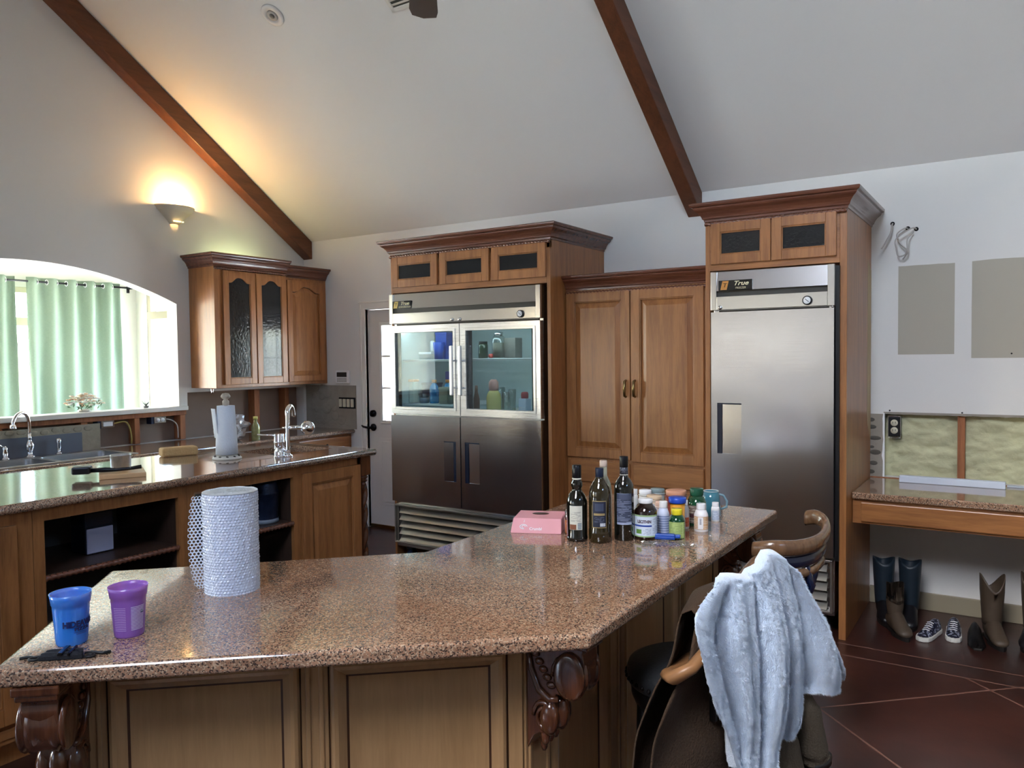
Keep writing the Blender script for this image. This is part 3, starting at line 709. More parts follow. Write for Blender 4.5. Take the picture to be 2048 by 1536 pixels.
# ---- surround of the glass-door refrigerator
FX0, FX1, FY = -4.153, -2.706, 4.64
t = thing('refrigerator_surround', 'honey wood surround with crown around the double-door refrigerator', 'cabinet', ((FX0+FX1)/2, FY, 0))
hw = (FX1-FX0)/2; DB = YW-FY-.002
mb = MB(); mb.box(-hw, 0, 0, -hw+.02, DB, 2.415, .002); mb.build('side_panel', M['honey'], t)
mb = MB(); mb.box(hw-.028, 0, 0, hw, DB, 2.415, .002); mb.build('side_panel', M['honey'], t)
mb = MB(); mb.box(-hw+.02, 0, 2.118, hw-.028, DB, 2.415, .002); mb.box(-hw, 0, 2.36, hw, .02, 2.415, .001); mb.build('top_box', M['honey_h'], t)
dw = .448
for k in range(3): cab_door(t, -hw+.026+k*(dw+.024), 2.16, dw, .235, kind='glass', st=.06)
crown(t, -hw, hw, DB, 2.413)
ropes(t, [((-hw, -.009, 2.401), (hw, -.009, 2.401))])
# ---- surround of the tall freezer
GX0, GX1 = -1.615, -.812
t = thing('freezer_surround', 'honey wood tower with crown around the single-door freezer', 'cabinet', ((GX0+GX1)/2, FY, 0))
hw = (GX1-GX0)/2
mb = MB(); mb.box(-hw, 0, 0, -hw+.028, DB, 2.415, .002); mb.build('side_panel', M['honey'], t)
mb = MB(); mb.box(hw-.038, 0, 0, hw, DB, 2.415, .002)
sp = mb.build('side_panel', M['honey'], t)
mb = MB(); mb.prism([(hw, DB-.13, 1.16), (hw, DB-.004, 1.05), (hw, DB-.004, 2.14), (hw, DB-.13, 2.19), (hw, DB-.135, 1.7)], (.0015, 0, 0)); mb.build('bare_strip', plain('bare_ply', srgb(176, 156, 124), .8), sp)
mb = MB(); mb.box(-hw+.028, 0, 2.118, hw-.038, DB, 2.415, .002); mb.build('top_box', M['honey_h'], t)
for k in range(2): cab_door(t, -hw+.04+k*(.352+.006), 2.155, .352, .245, kind='glass', st=.056)
crown(t, -hw, hw, DB, 2.413)
ropes(t, [((-hw, -.009, 2.401), (hw, -.009, 2.401))])
# ---- pantry between them
PX0, PX1, PY = -2.704, -1.617, 4.86
t = thing('pantry_cabinet', 'two-door honey wood pantry between the refrigerator and the freezer tower', 'cabinet', ((PX0+PX1)/2, PY, 0))
hw = (PX1-PX0)/2; db = YW-PY-.002
mb = MB(); mb.box(-hw, 0, .1, hw, db, 2.085, .002); mb.box(-hw, .06, 0, hw, db, .1); mb.build('body', M['honey'], t)
cab_door(t, -hw+.006, .905, .487, 1.15, st=.065, handle=pull_cup(-hw+.006+.487-.03, 1.39))
cab_door(t, -hw+.500, .895, .505, 1.16, st=.065, handle=pull_cup(-hw+.500+.03, 1.39))
for z, h in ((.735, .145), (.575, .145), (.36, .2), (.13, .215)):
    cab_door(t, -hw+.03, z, .455, h, kind='slab', name='drawer'); cab_door(t, -hw+.515, z, .49, h, kind='slab', name='drawer')
crown(t, -hw, hw, db, 2.07, .95, 0, 0); ropes(t, [((-hw, -.009, 2.054), (hw, -.009, 2.054))])
mb = MB(); mb.box(-2.5, 5.05, 2.1755, -1.75, 5.28, 2.182)
wire('loose_wire', [(-1.79, 5.40, 2.176), (-1.80, 5.40, 2.23), (-1.775, 5.41, 2.25), (-1.765, 5.41, 2.22), (-1.76, 5.405, 2.176)], .005, M['wirew'], 'short white wire loop standing up behind the pantry crown')

# ---- commercial refrigerator with glass upper doors
RX0, RX1 = -4.129, -2.757
RF = 4.585
t = fr = thing('glass_door_refrigerator', 'steel refrigerator with two glass doors over two steel doors', 'refrigerator', ((RX0+RX1)/2, RF, 0))
hw = (RX1-RX0)/2; D = .80
def steelbox(hw, D, parent, hollow=None):
    mb = MB()
    if hollow is None: mb.box(-hw+.004, .052, .13, hw-.004, D, 2.10, .003)
    else:
        z0, z1 = hollow; w = .05
        mb.box(-hw+.004, .052, .13, hw-.004, D, z0, .003); mb.box(-hw+.004, .052, z1, hw-.004, D, 2.10, .003)
        mb.box(-hw+.004, .052, z0, -hw+w, D, z1); mb.box(hw-w, .052, z0, hw-.004, D, z1); mb.box(-hw+w, D-.05, z0, hw-w, D, z1)
    return mb.build('case', M['steel'], parent)
steelbox(hw, D, t, (1.20, 1.85))
mb = MB(); w = .052   # liner
mb.box(-hw+w, .06, 1.20, hw-w, D-.06, 1.212); mb.box(-hw+w, .06, 1.845, hw-w, D-.06, 1.85); mb.box(-hw+w, D-.06, 1.2, hw-w, D-.052, 1.85); mb.box(-hw+w-.004, .06, 1.2, -hw+w+.004, D-.05, 1.85); mb.box(hw-w-.004, .06, 1.2, hw-w+.004, D-.05, 1.85)
mb.box(-.02, .056, 1.2, .02, .09, 1.85)
mb.build('liner', M['interior'], t)
mb = MB(); mb.box(-hw+.06, .07, 1.825, hw-.06, .10, 1.843, .003); mb.build('interior_lamp', plain('fridge_tube', (.9, 1, 1, 1), .5, em=(.8, .95, 1, 1), es=FRL), t)
def header(t, hw, lockx):
    mb = MB(); z0, z1 = 1.877, 2.107
    mb.box(-hw, 0, z0, -hw+.037, .06, z1, .003); mb.box(hw-.037, 0, z0, hw, .06, z1, .003)
    mb.prism([(-hw+.037, .012, z1-.002), (-hw+.037, .0, 1.992), (-hw+.037, .05, 1.992), (-hw+.037, .05, z1-.002)], (2*hw-.074, 0, 0))
    mb.box(-hw+.037, .0, z0+.002, hw-.037, .05, 1.958, .002)
    mb.build('header_panel', M['steelh'], t)
    mb = MB(); mb.box(-hw+.037, .02, 1.955, hw-.037, .05, 1.995); mb.build('header_recess', M['dark2'], t)
    mb = MB(); mb.box(-hw+.038, .045, z0-.02, hw-.038, .055, z0); mb.build('door_gasket', M['black'], t)
    for x in lockx:
        mb = MB(); mb.lathe([(.0, 0), (.012, 0), (.012, .008), (.006, .011), (0, .011)], (x, 0, 1.893), 14, M=Matrix.Rotation(PI/2, 4, 'X')); mb.build('lock', M['chrome'], t)
M['steelh'] = steel('header_steel', (.62, .61, .59, 1), .24, sc=(1, 1, 200))

header(t, hw, (-.07, .0))
def dial(t, x, z):
    mb = MB(); mb.lathe([(0, 0), (.026, 0), (.026, .012), (.021, .014), (.0, .014)], (x, 0, z), 24, M=Matrix.Rotation(PI/2, 4, 'X')); d = mb.build('thermometer', M['black'], t)
    mb = MB(); mb.lathe([(0, .0142), (.02, .0142), (.019, .0155), (0, .0155)], (x, 0, z), 24, M=Matrix.Rotation(PI/2, 4, 'X')); mb.build('dial_face', M['vwhite'], d)
    mb = MB(); mb.obox((x, -.0165, z), (.026, .001, .003), M=Matrix.Rotation(.7, 4, 'Y')); mb.build('needle', M['black'], d)
dial(t, hw-.158, 1.912)
def badge(t, x, w, second, yel):
    mb = MB(); mb.box(x, -.003, 1.992, x+w, .004, 2.052, .001); b = mb.build('badge', M['blackg'], t)
    mb = MB(); mb.prism([(x+.012, -.0036, 1.996), (x+.05, -.0036, 1.996), (x+.062, -.0036, 2.048), (x+.024, -.0036, 2.048)], (0, -.0012, 0)); mb.build('badge_emblem', yel, b)
    mt = plain('badge_ink', srgb(216, 206, 170), .4)
    text('badge_lettering', 'True', .036, mt, b, Matrix.Translation((x+w*.66, -.005, 2.031)), wx=1.25, shear=.35, bold=.0006)
    text('badge_lettering', second, .0165, mt, b, Matrix.Translation((x+w*.66, -.005, 2.004)), wx=1.0, shear=.2)
    text('badge_lettering', 'T', .034, M['blackg'], b, Matrix.Translation((x+.037, -.0055, 2.022)), wx=1.2, shear=.2)
yel = plain('badge_yellow', srgb(206, 178, 92), .4)
badge(t, -hw+.037, .19, 'REFRIGERATION', yel)
def glass_door(x0, x1, hx, label=None):
    z0, z1 = 1.183, 1.862; f = .055; mb = MB()
    for a in ((x0, z0, x0+f, z1), (x1-f, z0, x1, z1), (x0+f, z0, x1-f, z0+f), (x0+f, z1-f, x1-f, z1)): mb.box(a[0], 0, a[1], a[2], .045, a[3], .001)
    d = mb.build('glass_door', M['steelb'], t)
    mb = MB(); g = .02
    for a in ((x0+f-g, z0+f-g, x0+f, z1-f+g), (x1-f, z0+f-g, x1-f+g, z1-f+g), (x0+f, z0+f-g, x1-f, z0+f), (x0+f, z1-f, x1-f, z1-f+g)): mb.box(a[0], -.006, a[1], a[2], -.0005, a[3], .002)
    mb.build('inner_trim', M['steelb'], d)
    mb = MB(); mb.box(x0+f-.002, .012, z0+f-.002, x1-f+.002, .016, z1-f+.002); mb.build('pane', M['fglass'], d)
    mb = MB(); g = .012
    for a in ((x0+f-.001, z0+f, x0+f+g*2.6, z1-f), (x1-f-g*2.6, z0+f, x1-f+.001, z1-f)): mb.box(a[0], .03, a[1], a[2], .034, a[3])
    mb.build('dark_border', M['black'], d)
    mb = MB(); mb.box(hx-.013, -.056, 1.335, hx+.013, -.034, 1.70, .006)
    for z in (1.39, 1.59): mb.cyl((hx, -.034, z), (hx, 0, z), .006, seg=8)
    mb.build('handle', plain('handle_metal', (.86, .87, .9, 1), .42, 1), d)
glass_door(-hw+.003, -.008, -.05); glass_door(-.002, hw-.003, .028)
def steel_door(t, x0, x1, z0, z1, hx0, hx1, hz0, hz1, right, mat='steeld'):
    """steel door leaf with a recessed pocket handle"""
    mb = MB()
    for a in ((x0, z0, hx0, z1), (hx1, z0, x1, z1), (hx0, z0, hx1, hz0), (hx0, hz1, hx1, z1)): mb.box(a[0], 0, a[1], a[2], .05, a[3])
    bmesh.ops.remove_doubles(mb.bm, verts=mb.bm.verts, dist=1e-5)
    fs = [f for f in mb.bm.faces if False]
    d = mb.build('steel_door', M[mat], t)
    s = 1 if right else -1
    mb = MB()   # pocket: dark blocks stand in for its shade, sloping bright bottom
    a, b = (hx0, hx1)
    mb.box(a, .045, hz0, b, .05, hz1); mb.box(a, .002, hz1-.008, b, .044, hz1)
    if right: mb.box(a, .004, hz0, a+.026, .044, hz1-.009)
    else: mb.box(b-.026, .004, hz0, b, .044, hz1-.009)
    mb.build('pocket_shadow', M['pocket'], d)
    mb = MB()
    if right: mb.prism([(a+.0265, .010, hz0), (b, .001, hz0), (b, .001, hz1-.009), (a+.0265, .010, hz1-.009)], (0, .004, 0))
    else: mb.prism([(b-.0265, .010, hz0), (a, .001, hz0), (a, .001, hz1-.009), (b-.0265, .010, hz1-.009)], (0, .004, 0))
    mb.build('pocket_handle', M[mat], d)
    return d
M['pocket'] = plain('pocket_shade', srgb(18, 24, 44), .4)
steel_door(t, -hw+.003, -.012, .498, 1.172, -.165, -.052, .69, .99, False)
steel_door(t, -.004, hw-.003, .498, 1.172, .03, .16, .69, .99, True)
def grille(t, x0, x1, z0, z1, n, y=.02):
    mb = MB(); mb.box(x0, y-.012, z0-.006, x0+.012, y+.03, z1+.012, .002); mb.box(x1-.012, y-.012, z0-.006, x1, y+.03, z1+.012, .002); mb.box(x0, y-.012, z1, x1, y+.03, z1+.014, .002); mb.box(x0, y-.012, z0-.012, x1, y+.03, z0, .002)
    mb.box(x0+.03, y-.008, z0, x0+.036, y, z1)
    g = mb.build('grille_frame', M['grille'], t)
    mb = MB(); mb.box(x0+.01, y+.05, z0-.03, x1-.01, y+.07, z1+.04); mb.build('grille_back', M['dark'], g)
    p = (z1-z0)/n
    for i in range(n):
        mb = MB(); z = z0+p*i
        mb.prism([(x0+.045, y-.008, z+.004), (x0+.045, y-.003, z+.001), (x0+.045, y+.035, z+p*.78), (x0+.045, y+.031, z+p*.82)], (x1-x0-.075, 0, 0))
        mb.build('slat', M['grille'], g)
    return g
grille(t, -hw+.012, hw-.012, .18, .455, 5)
def caster(t, x, y):
    mb = MB(); mb.box(x-.03, y-.03, .10, x+.03, y+.03, .135, .004); mb.box(x-.024, y-.02, .03, x-.018, y+.02, .11, .003); mb.box(x+.018, y-.02, .03, x+.024, y+.02, .11, .003); c = mb.build('caster', M['black'], t)
    mb = MB(); mb.cyl((x-.015, y, .05), (x+.015, y, .05), .05, seg=18); mb.build('wheel', plain('rubber', srgb(24, 34, 60), .4), c)
for x in (-hw+.09, hw-.09): caster(t, x, .12); caster(t, x, .7)
for z, x0, x1 in ((1.595, -hw+.056, -.02), (1.255, -hw+.056, -.02), (1.60, .02, hw-.056)):
    mb = MB()
    for k in range(9): mb.cyl((x0, .1+k*.07, z), (x1, .1+k*.07, z), .003, seg=6)
    mb.cyl((x0, .09, z), (x1, .09, z), .005, seg=6); mb.box(x0+.01, .09, z-.012, x1-.01, .096, z+.004, .001)
    for x in (x0+.01, (x0+x1)/2, x1-.01): mb.cyl((x, .09, z-.004), (x, .68, z-.004), .003, seg=6)
    mb.build('wire_shelf', M['vwhite'], t)

# food and vessels inside (world x, y on their shelves)
SZ1, SZ2, SZ3, SZ4 = 1.5985, 1.2585, 1.6035, 1.2125
CX = (RX0+RX1)/2
def lath(name, prof, x, y, z, mat, label, cat, parts=(), group=None, seg=22, sx=1, sy=1):
    t = thing(name, label, cat, (x, y, z), 0, group)
    mb = MB(); mb.lathe(prof, seg=seg, sx=sx, sy=sy); mb.build('body', mat, t)
    for nme, p, m in parts:
        mb = MB(); mb.lathe(p, seg=seg, sx=sx, sy=sy); mb.build(nme, m, t)
    return t
def carton(name, x, y, z, sx, sy, sz, mat, label, cat, lid=None, rz=0, bev=.006, group=None):
    t = thing(name, label, cat, (x, y, z), rz, group); mb = MB(); mb.box(-sx/2, -sy/2, 0, sx/2, sy/2, sz, bev); mb.build('body', mat, t)
    if lid: mb = MB(); mb.box(-sx/2-.004, -sy/2-.004, sz-.004, sx/2+.004, sy/2+.004, sz+.014, .004); mb.build('lid', lid, t)
    return t
P_ = lambda n, c, r=.4, **k: plain(n, c, r, **k)
cblue = P_('deep_blue_plastic', srgb(36, 72, 170)); cnavy = P_('navy_plastic', srgb(26, 30, 62)); cclear = thinglass('cloudy_plastic', (.82, .86, .88, 1), rough=.2, boost=2)
sport = P_('blue_drink', srgb(30, 140, 200), .15, coat=.5); corange = P_('orange_plastic', srgb(226, 140, 40)); cgrey = P_('grey_green_tub', srgb(112, 118, 104)); cred = P_('red_lid', srgb(168, 40, 44)); cgreen = P_('dark_green_jar', srgb(36, 58, 40), .15)
cpink = P_('pink_jug', srgb(206, 150, 140)); cyellow = P_('pale_juice', srgb(214, 196, 118), .2); cglass = thinglass('jar_glass', (.86, .9, .88, 1), boost=2.5); cbrown = P_('brown_content', srgb(96, 60, 36))
carton('storage_box', -3.847, 4.930, SZ1, .11, .12, .20, cblue, 'tall deep blue box on the top shelf of the refrigerator', 'box', cblue)
lath('drink_pitcher', [(.0, 0), (.036, 0), (.038, .05), (.046, .13), (.042, .135), (0, .13)], -3.816, 4.805, SZ1, cblue, 'small bright blue pitcher in front of the blue box', 'pitcher')
carton('egg_tray', -3.960, 4.880, SZ1, .12, .14, .045, cclear, 'low clear tray on the top left refrigerator shelf', 'tray', M['vwhite'])
lath('spray_can', [(0, 0), (.02, 0), (.02, .075), (.012, .085), (0, .086)], -3.971, 4.920, SZ1+.065, M['vwhite'], 'small white tub stacked on the clear tray', 'tub')
carton('juice_carton', -4.040, 4.760, SZ2, .05, .06, .17, P_('carton_pale', srgb(222, 226, 214)), 'slim pale carton with an orange top at the left of the lower shelf', 'carton', corange)
carton('food_container', -3.990, 4.93, SZ2, .13, .10, .14, cnavy, 'dark navy food box behind the clear tub on the lower shelf', 'container', cnavy)
lath('food_tub', [(0, 0), (.036, 0), (.044, .062), (.047, .064), (.047, .074), (0, .074)], -3.916, 4.740, SZ2, cclear, 'round clear tub in front of the navy box', 'tub', [('content', [(0, .003), (.034, .003), (.039, .04), (0, .04)], P_('tub_food', srgb(150, 170, 196)))])
bprof = [(0, 0), (.034, 0), (.037, .008), (.037, .05), (.033, .06), (.037, .07), (.037, .115), (.030, .135), (.016, .152), (.016, .16), (0, .16)]
for x, y, cap, lab in ((-3.832, 4.76, corange, 'blue sports drink with orange cap, left of the pair in the refrigerator'), (-3.755, 4.835, corange, 'blue sports drink, right of the pair in the refrigerator')):
    lath('drink_bottle', bprof, x, y, SZ2, sport, lab, 'bottle', [('cap', [(0, .158), (.019, .158), (.019, .182), (0, .182)], cap)], group='blue sports drinks on the lower shelf')
carton('food_container', -3.694, 4.740, SZ2, .085, .09, .115, cgrey, 'grey-green lidded tub on the lower shelf by the door handle', 'container', P_('tub_lid', srgb(170, 176, 156)))
lath('squash', [(0, 0), (.03, .005), (.042, .03), (.036, .055), (.012, .07), (0, .07)], -3.822, 4.930, SZ2, P_('squash_skin', srgb(196, 170, 96)), 'round yellow-tan squash at the back of the lower shelf', 'squash')
carton('napkin_pack', -3.90, 5.09, SZ2, .12, .05, .24, P_('purple_wrap', srgb(96, 90, 190)), 'purple wrapped pack standing at the back of the lower shelf', 'pack', rz=.2)
lath('pickle_jar', [(0, 0), (.034, 0), (.037, .006), (.037, .10), (.030, .112), (0, .112)], -3.417, 4.840, SZ3, cgreen, 'dark green jar on the upper right shelf', 'jar', [('lid', [(0, .110), (.033, .110), (.033, .128), (0, .128)], M['bronze'])])
lath('glass_canister', [(0, 0), (.046, 0), (.05, .008), (.05, .14), (.038, .165), (0, .165)], -3.248, 4.800, SZ3, cglass, 'tall glass canister on the upper right shelf', 'jar', [('content', [(0, .004), (.043, .006), (.043, .115), (0, .115)], P_('canister_food', srgb(110, 104, 92), vary=.4, vscale=40)), ('lid', [(0, .165), (.03, .165), (.034, .19), (0, .2)], M['steel'])])
lath('tomato', [(0, 0), (.014, .003), (.02, .018), (.012, .034), (0, .034)], -3.286, 4.750, SZ3, P_('tomato_red', srgb(196, 60, 50), .2), 'small red tomato between the two jars', 'tomato')
carton('food_box', -3.159, 4.860, SZ3, .10, .10, .15, P_('printed_box', srgb(120, 116, 110), vary=.5, vscale=30), 'mottled grey box at the right of the upper shelf', 'box')
lath('juice_jug', [(0, 0), (.052, 0), (.055, .01), (.055, .10), (.048, .13), (.032, .155), (0, .155)], -3.270, 4.760, SZ4, cyellow, 'jug of pale yellow juice with a pink top', 'jug', [('top', [(0, .15), (.033, .15), (.038, .175), (.036, .215), (.02, .235), (0, .235)], cpink)])
for i, (x, y, h) in enumerate(((-3.208, 4.82, .14), (-3.172, 4.86, .16), (-3.327, 4.95, .17))):
    lath('drinking_glass', [(0, 0), (.026, 0), (.03, h), (.027, h), (.024, .006), (0, .006)], x, y, SZ4, cglass, ('short clear glass right of the juice jug', 'clear glass left of the white box in the refrigerator', 'clear glass at the back behind the juice jug')[i], 'glass', group='clear glasses in the refrigerator')
carton('food_box', -2.999, 4.760, SZ4, .07, .07, .10, P_('blue_white_box', srgb(190, 200, 222)), 'small white box with a red jar on it in the lower right corner', 'box')
lath('jam_jar', [(0, 0), (.026, 0), (.028, .03), (.022, .045), (0, .048)], -2.999, 4.760, SZ4+.1005, cred, 'red jam jar standing on the small white box', 'jar')
lath('sauce_bottle', [(0, 0), (.024, 0), (.025, .09), (.012, .14), (.011, .19), (0, .19)], -3.400, 4.72, SZ4, cbrown, 'dark sauce bottle at the left of the right-hand compartment', 'bottle')
lath('sauce_bottle', [(0, 0), (.022, 0), (.023, .08), (.011, .12), (.010, .165), (0, .165)], -3.375, 4.86, SZ4, cblue, 'dark blue bottle behind the sauce bottle', 'bottle')

# ---- tall single-door freezer
HX0, HX1 = -1.566, -.866
t = thing('tall_freezer', 'tall single-door steel freezer in the wood tower', 'freezer', ((HX0+HX1)/2, RF, 0)); hw = (HX1-HX0)/2
steelbox(hw, D, t); header(t, hw, (-hw+.06,)); dial(t, hw-.143, 1.912); badge(t, -hw+.05, .2, 'FREEZER', plain('badge_orange', srgb(196, 134, 62), .4))
mb = MB(); mb.cyl((hw-.012, -.002, 1.872), (hw-.012, .03, 1.872), .006, seg=8); mb.build('hinge', M['chrome'], t)
steel_door(t, -hw+.003, hw-.003, .47, 1.866, -hw+.04, -hw+.185, 1.022, 1.325, True)
grille(t, -hw+.01, hw-.01, .165, .44, 5)
for x in (-hw+.09, hw-.09): caster(t, x, .12); caster(t, x, .7)
mb = MB(); mb.box(hw-.0005, .03, .45, hw+.02, .05, 2.1); mb.build('side_gap', M['black'], t)

# ---- upper cabinets on the sink wall (local x runs away from the camera)
UX = -5.70
t = thing('upper_cabinet', 'upper cabinet with two arched glass doors beside the arch', 'cabinet', (UX, 4.16, 0), PI/2)
db = UX-XL-.002
mb = MB(); mb.box(0, 0, 1.372, .775, db, 2.415, .003); mb.build('body', M['honey'], t)
for k in range(2): cab_door(t, .075+k*.345, 1.40, .335, .975, kind='arch_glass', st=.055, arise=.045)
crown(t, 0, .775, db, 2.405, 1.0, 1, 0); ropes(t, [((0, -.009, 2.393), (.775, -.009, 2.393))])
mb = MB(); mb.lathe([(0, 0), (.014, 0), (.014, -.012), (.009, -.03), (.012, -.04), (0, -.046)], (.03, .1, 1.372), 12); mb.build('lamp_holder', M['chrome'], t)
t = thing('upper_cabinet', 'upper cabinet with one solid arched door against the corner', 'cabinet', (UX-.045, 4.938, 0), PI/2)
db -= .045; mb = MB(); mb.box(0, 0, 1.372, .525, db, 2.385, .003); mb.build('body', M['honey'], t)
cab_door(t, .03, 1.40, .455, .95, kind='arch', st=.055, arise=.05)
crown(t, 0, .525, db, 2.375, 1.0, 0, 0)

# ---- sink run
CT = .93
mb = MB()
sx0, sx1, sy0, sy1 = -5.93, -5.50, 2.24, 3.30   # sink cut-out
mb.box(XL+.0005, 1.0, CT-.038, -5.40, sy0, CT, .0); mb.box(XL+.0005, sy1, CT-.038, -5.40, YW-.008, CT); mb.box(XL+.0005, sy0, CT-.038, sx0, sy1, CT); mb.box(sx1, sy0, CT-.038, -5.40, sy1, CT)
bmesh.ops.remove_doubles(mb.bm, verts=mb.bm.verts, dist=1e-5)
mb.cyl((-5.40, 1.0, CT-.019), (-5.40, YW-.004, CT-.019), .019, seg=12)
tag(mb.build('stone_countertop', M['granite']), 'polished granite worktop along the sink wall, under the arch', 'countertop')
t = thing('base_cabinet', 'base cabinet under the double sink', 'cabinet', (-5.43, 1.0, 0), PI/2)
mb = MB(); mb.box(0, 0, .1, 1.2, .6, .888); mb.box(1.2, 0, .1, 2.35, .6, .66); mb.box(2.35, 0, .1, 3.1, .6, .888); mb.box(0, .06, 0, 3.1, .6, .1); mb.box(1.2, 0, .66, 2.35, .02, .888); mb.build('body', M['honey'], t)
for k in range(6): cab_door(t, .03+k*.51, .14, .48, .72)
t = thing('base_cabinet', 'base cabinet with a knobbed drawer beside the corner', 'cabinet', (-5.43, 4.102, 0), PI/2)
mb = MB(); mb.box(0, 0, .1, 1.355, .6, .888); mb.box(0, .06, 0, 1.355, .6, .1); mb.build('body', M['honey'], t)
for k in range(2): cab_door(t, .03+k*.66, .745, .63, .125, kind='slab', name='drawer', handle=knob(.345+k*.66, .807)); cab_door(t, .03+k*.66, .14, .63, .59)
# double sink
M['bowlshade'] = steel('bowl_shade_steel', (.30, .30, .31, 1), .35)  # darker copy puts the shade of the sink bowls into the steel
M['prepshade'] = steel('prep_shade_steel', (.20, .20, .21, 1), .4)  # shade inside the prep bowl put into a darker steel
t = thing('kitchen_sink', 'stainless steel double-bowl sink under the arch', 'sink', ((sx0+sx1)/2, (sy0+sy1)/2, CT))
mb = MB(); hx, hy = (sx1-sx0)/2-.003, (sy1-sy0)/2-.003; r = .045; T = .005
mb.box(-hx-.02, -hy-.02, .0005, -hx+.05, hy+.02, T, .001); mb.box(hx-.03, -hy-.02, .0005, hx+.02, hy+.02, T, .001); mb.box(-hx+.05, -hy-.02, .0005, hx-.03, -hy+.03, T, .001); mb.box(-hx+.05, hy-.03, .0005, hx-.03, hy+.02, T, .001); mb.box(-hx+.05, -.02, .0005, hx-.03, .02, T, .001)
mb.build('rim', M['sinksteel'], t)
def bowl(t, x0, x1, y0, y1, z, dp, mat='sinksteel'):
    def rr(i, zz, n=6):
        out = []; r = .05
        for (cx, cy, a0) in ((x1-i-r, y1-i-r, 0), (x0+i+r, y1-i-r, PI/2), (x0+i+r, y0+i+r, PI), (x1-i-r, y0+i+r, 1.5*PI)):
            for k in range(n+1): a = a0+PI/2*k/n; out.append((cx+r*math.cos(a), cy+r*math.sin(a), zz))
        return out
    mb = MB(); mb.rings([rr(0, z), rr(.004, z-.02), rr(.012, z-dp+.03), rr(.03, z-dp)], caps=False); mb.face(rr(.03, z-dp)); b = mb.build('bowl', M[mat], t)
    mb = MB(); mb.lathe([(0, .001), (.038, .001), (.042, .004), (.045, .001)], ((x0+x1)/2, (y0+y1)/2, z-dp), 20); mb.build('drain', M['chrome'], b)
bowl(t, -hx+.05, hx-.03, -hy+.03, -.02, .003, .19, 'bowlshade'); bowl(t, -hx+.05, hx-.03, .02, hy-.03, .003, .19, 'bowlshade')
def faucet_neck(t, pts, r, mat='chrome', nme='spout'):
    P = [Vector(p) for p in pts]; out = []
    for i in range(len(P)-1):
        a, b, c, d = P[max(i-1, 0)], P[i], P[i+1], P[min(i+2, len(P)-1)]
        for k in range(5): q = k/5; out.append(.5*((2*b)+(c-a)*q+(2*a-5*b+4*c-d)*q*q+(3*b-a-3*c+d)*q**3))
    out.append(P[-1]); mb = MB(); mb.tube(out, r, 12); return mb, out
t = thing('gooseneck_faucet', 'tall chrome gooseneck faucet behind the double sink', 'faucet', (-5.995, 2.80, CT))
mb = MB(); mb.lathe([(0, 0), (.034, 0), (.034, .008), (.02, .016), (.018, .04), (.03, .07), (.032, .09), (.018, .115), (.014, .13), (.018, .135), (.014, .145), (.014, .17), (0, .17)]); mb.build('body', M['chrome'], t)
mb, _ = faucet_neck(t, [(0, 0, .165), (0, 0, .26), (.005, -.02, .31), (.02, -.06, .325), (.035, -.10, .305), (.045, -.125, .26), (.048, -.13, .235)], .0125)
mb.lathe([(.0, 0), (.024, 0), (.026, .006), (.016, .03), (.0, .032)], (.048, -.13, .215), 16); mb.build('spout', M['chrome'], t)
t = thing('faucet_handle', 'chrome lever handle left of the gooseneck faucet', 'faucet handle', (-5.995, 2.635, CT))
mb = MB(); mb.lathe([(0, 0), (.03, 0), (.03, .008), (.018, .018), (.022, .045), (.016, .065), (.02, .08), (.01, .095), (0, .098)]); mb.build('base', M['chrome'], t)
mb = MB(); mb.tube([(0, 0, .085), (.01, -.03, .10), (.03, -.07, .12), (.03, -.10, .125)], [.010, .008, .010, .006], 10); mb.build('lever', M['chrome'], t)
t = thing('side_sprayer', 'chrome side sprayer right of the gooseneck faucet', 'sprayer', (-5.99, 3.0, CT))
mb = MB(); mb.lathe([(0, 0), (.024, 0), (.022, .01), (.012, .02), (.012, .035), (.016, .05), (.014, .08), (.02, .10), (.016, .115), (0, .12)]); mb.build('body', M['chrome'], t)

# ---- work island facing the camera (local x runs away from the camera)
AX, AT = -3.365, 1.06
mb = MB(); ax0, ax1, ay_0, ay_1 = -4.255, -3.33, .2, 3.54
cx0, cx1, cy0, cy1 = -3.955, -3.585, 3.03, 3.44    # prep sink cut-out
for a in ((ax0, ay_0, ax1, cy0), (ax0, cy1, ax1, ay_1-.001), (ax0, cy0, cx0, cy1), (cx1, cy0, ax1, cy1)): mb.box(a[0], a[1], AT-.04, a[2], a[3], AT)
bmesh.ops.remove_doubles(mb.bm, verts=mb.bm.verts, dist=1e-5)
mb.cyl((ax1, ay_0, AT-.02), (ax1, ay_1, AT-.02), .02, seg=14); mb.cyl((ax0, ay_0, AT-.02), (ax0, ay_1, AT-.02), .02, seg=14); mb.cyl((ax0, ay_1, AT-.02), (ax1, ay_1, AT-.02), .02, seg=14)
tag(mb.build('stone_countertop', M['granite']), 'raised granite top of the middle island, mirroring the arch window', 'countertop')
t = thing('prep_sink', 'small undermount prep sink at the far end of the middle island', 'sink', ((cx0+cx1)/2, (cy0+cy1)/2, AT-.04))
bowl(t, -.2, .2, -.22, .22, 0, .18, 'prepshade')
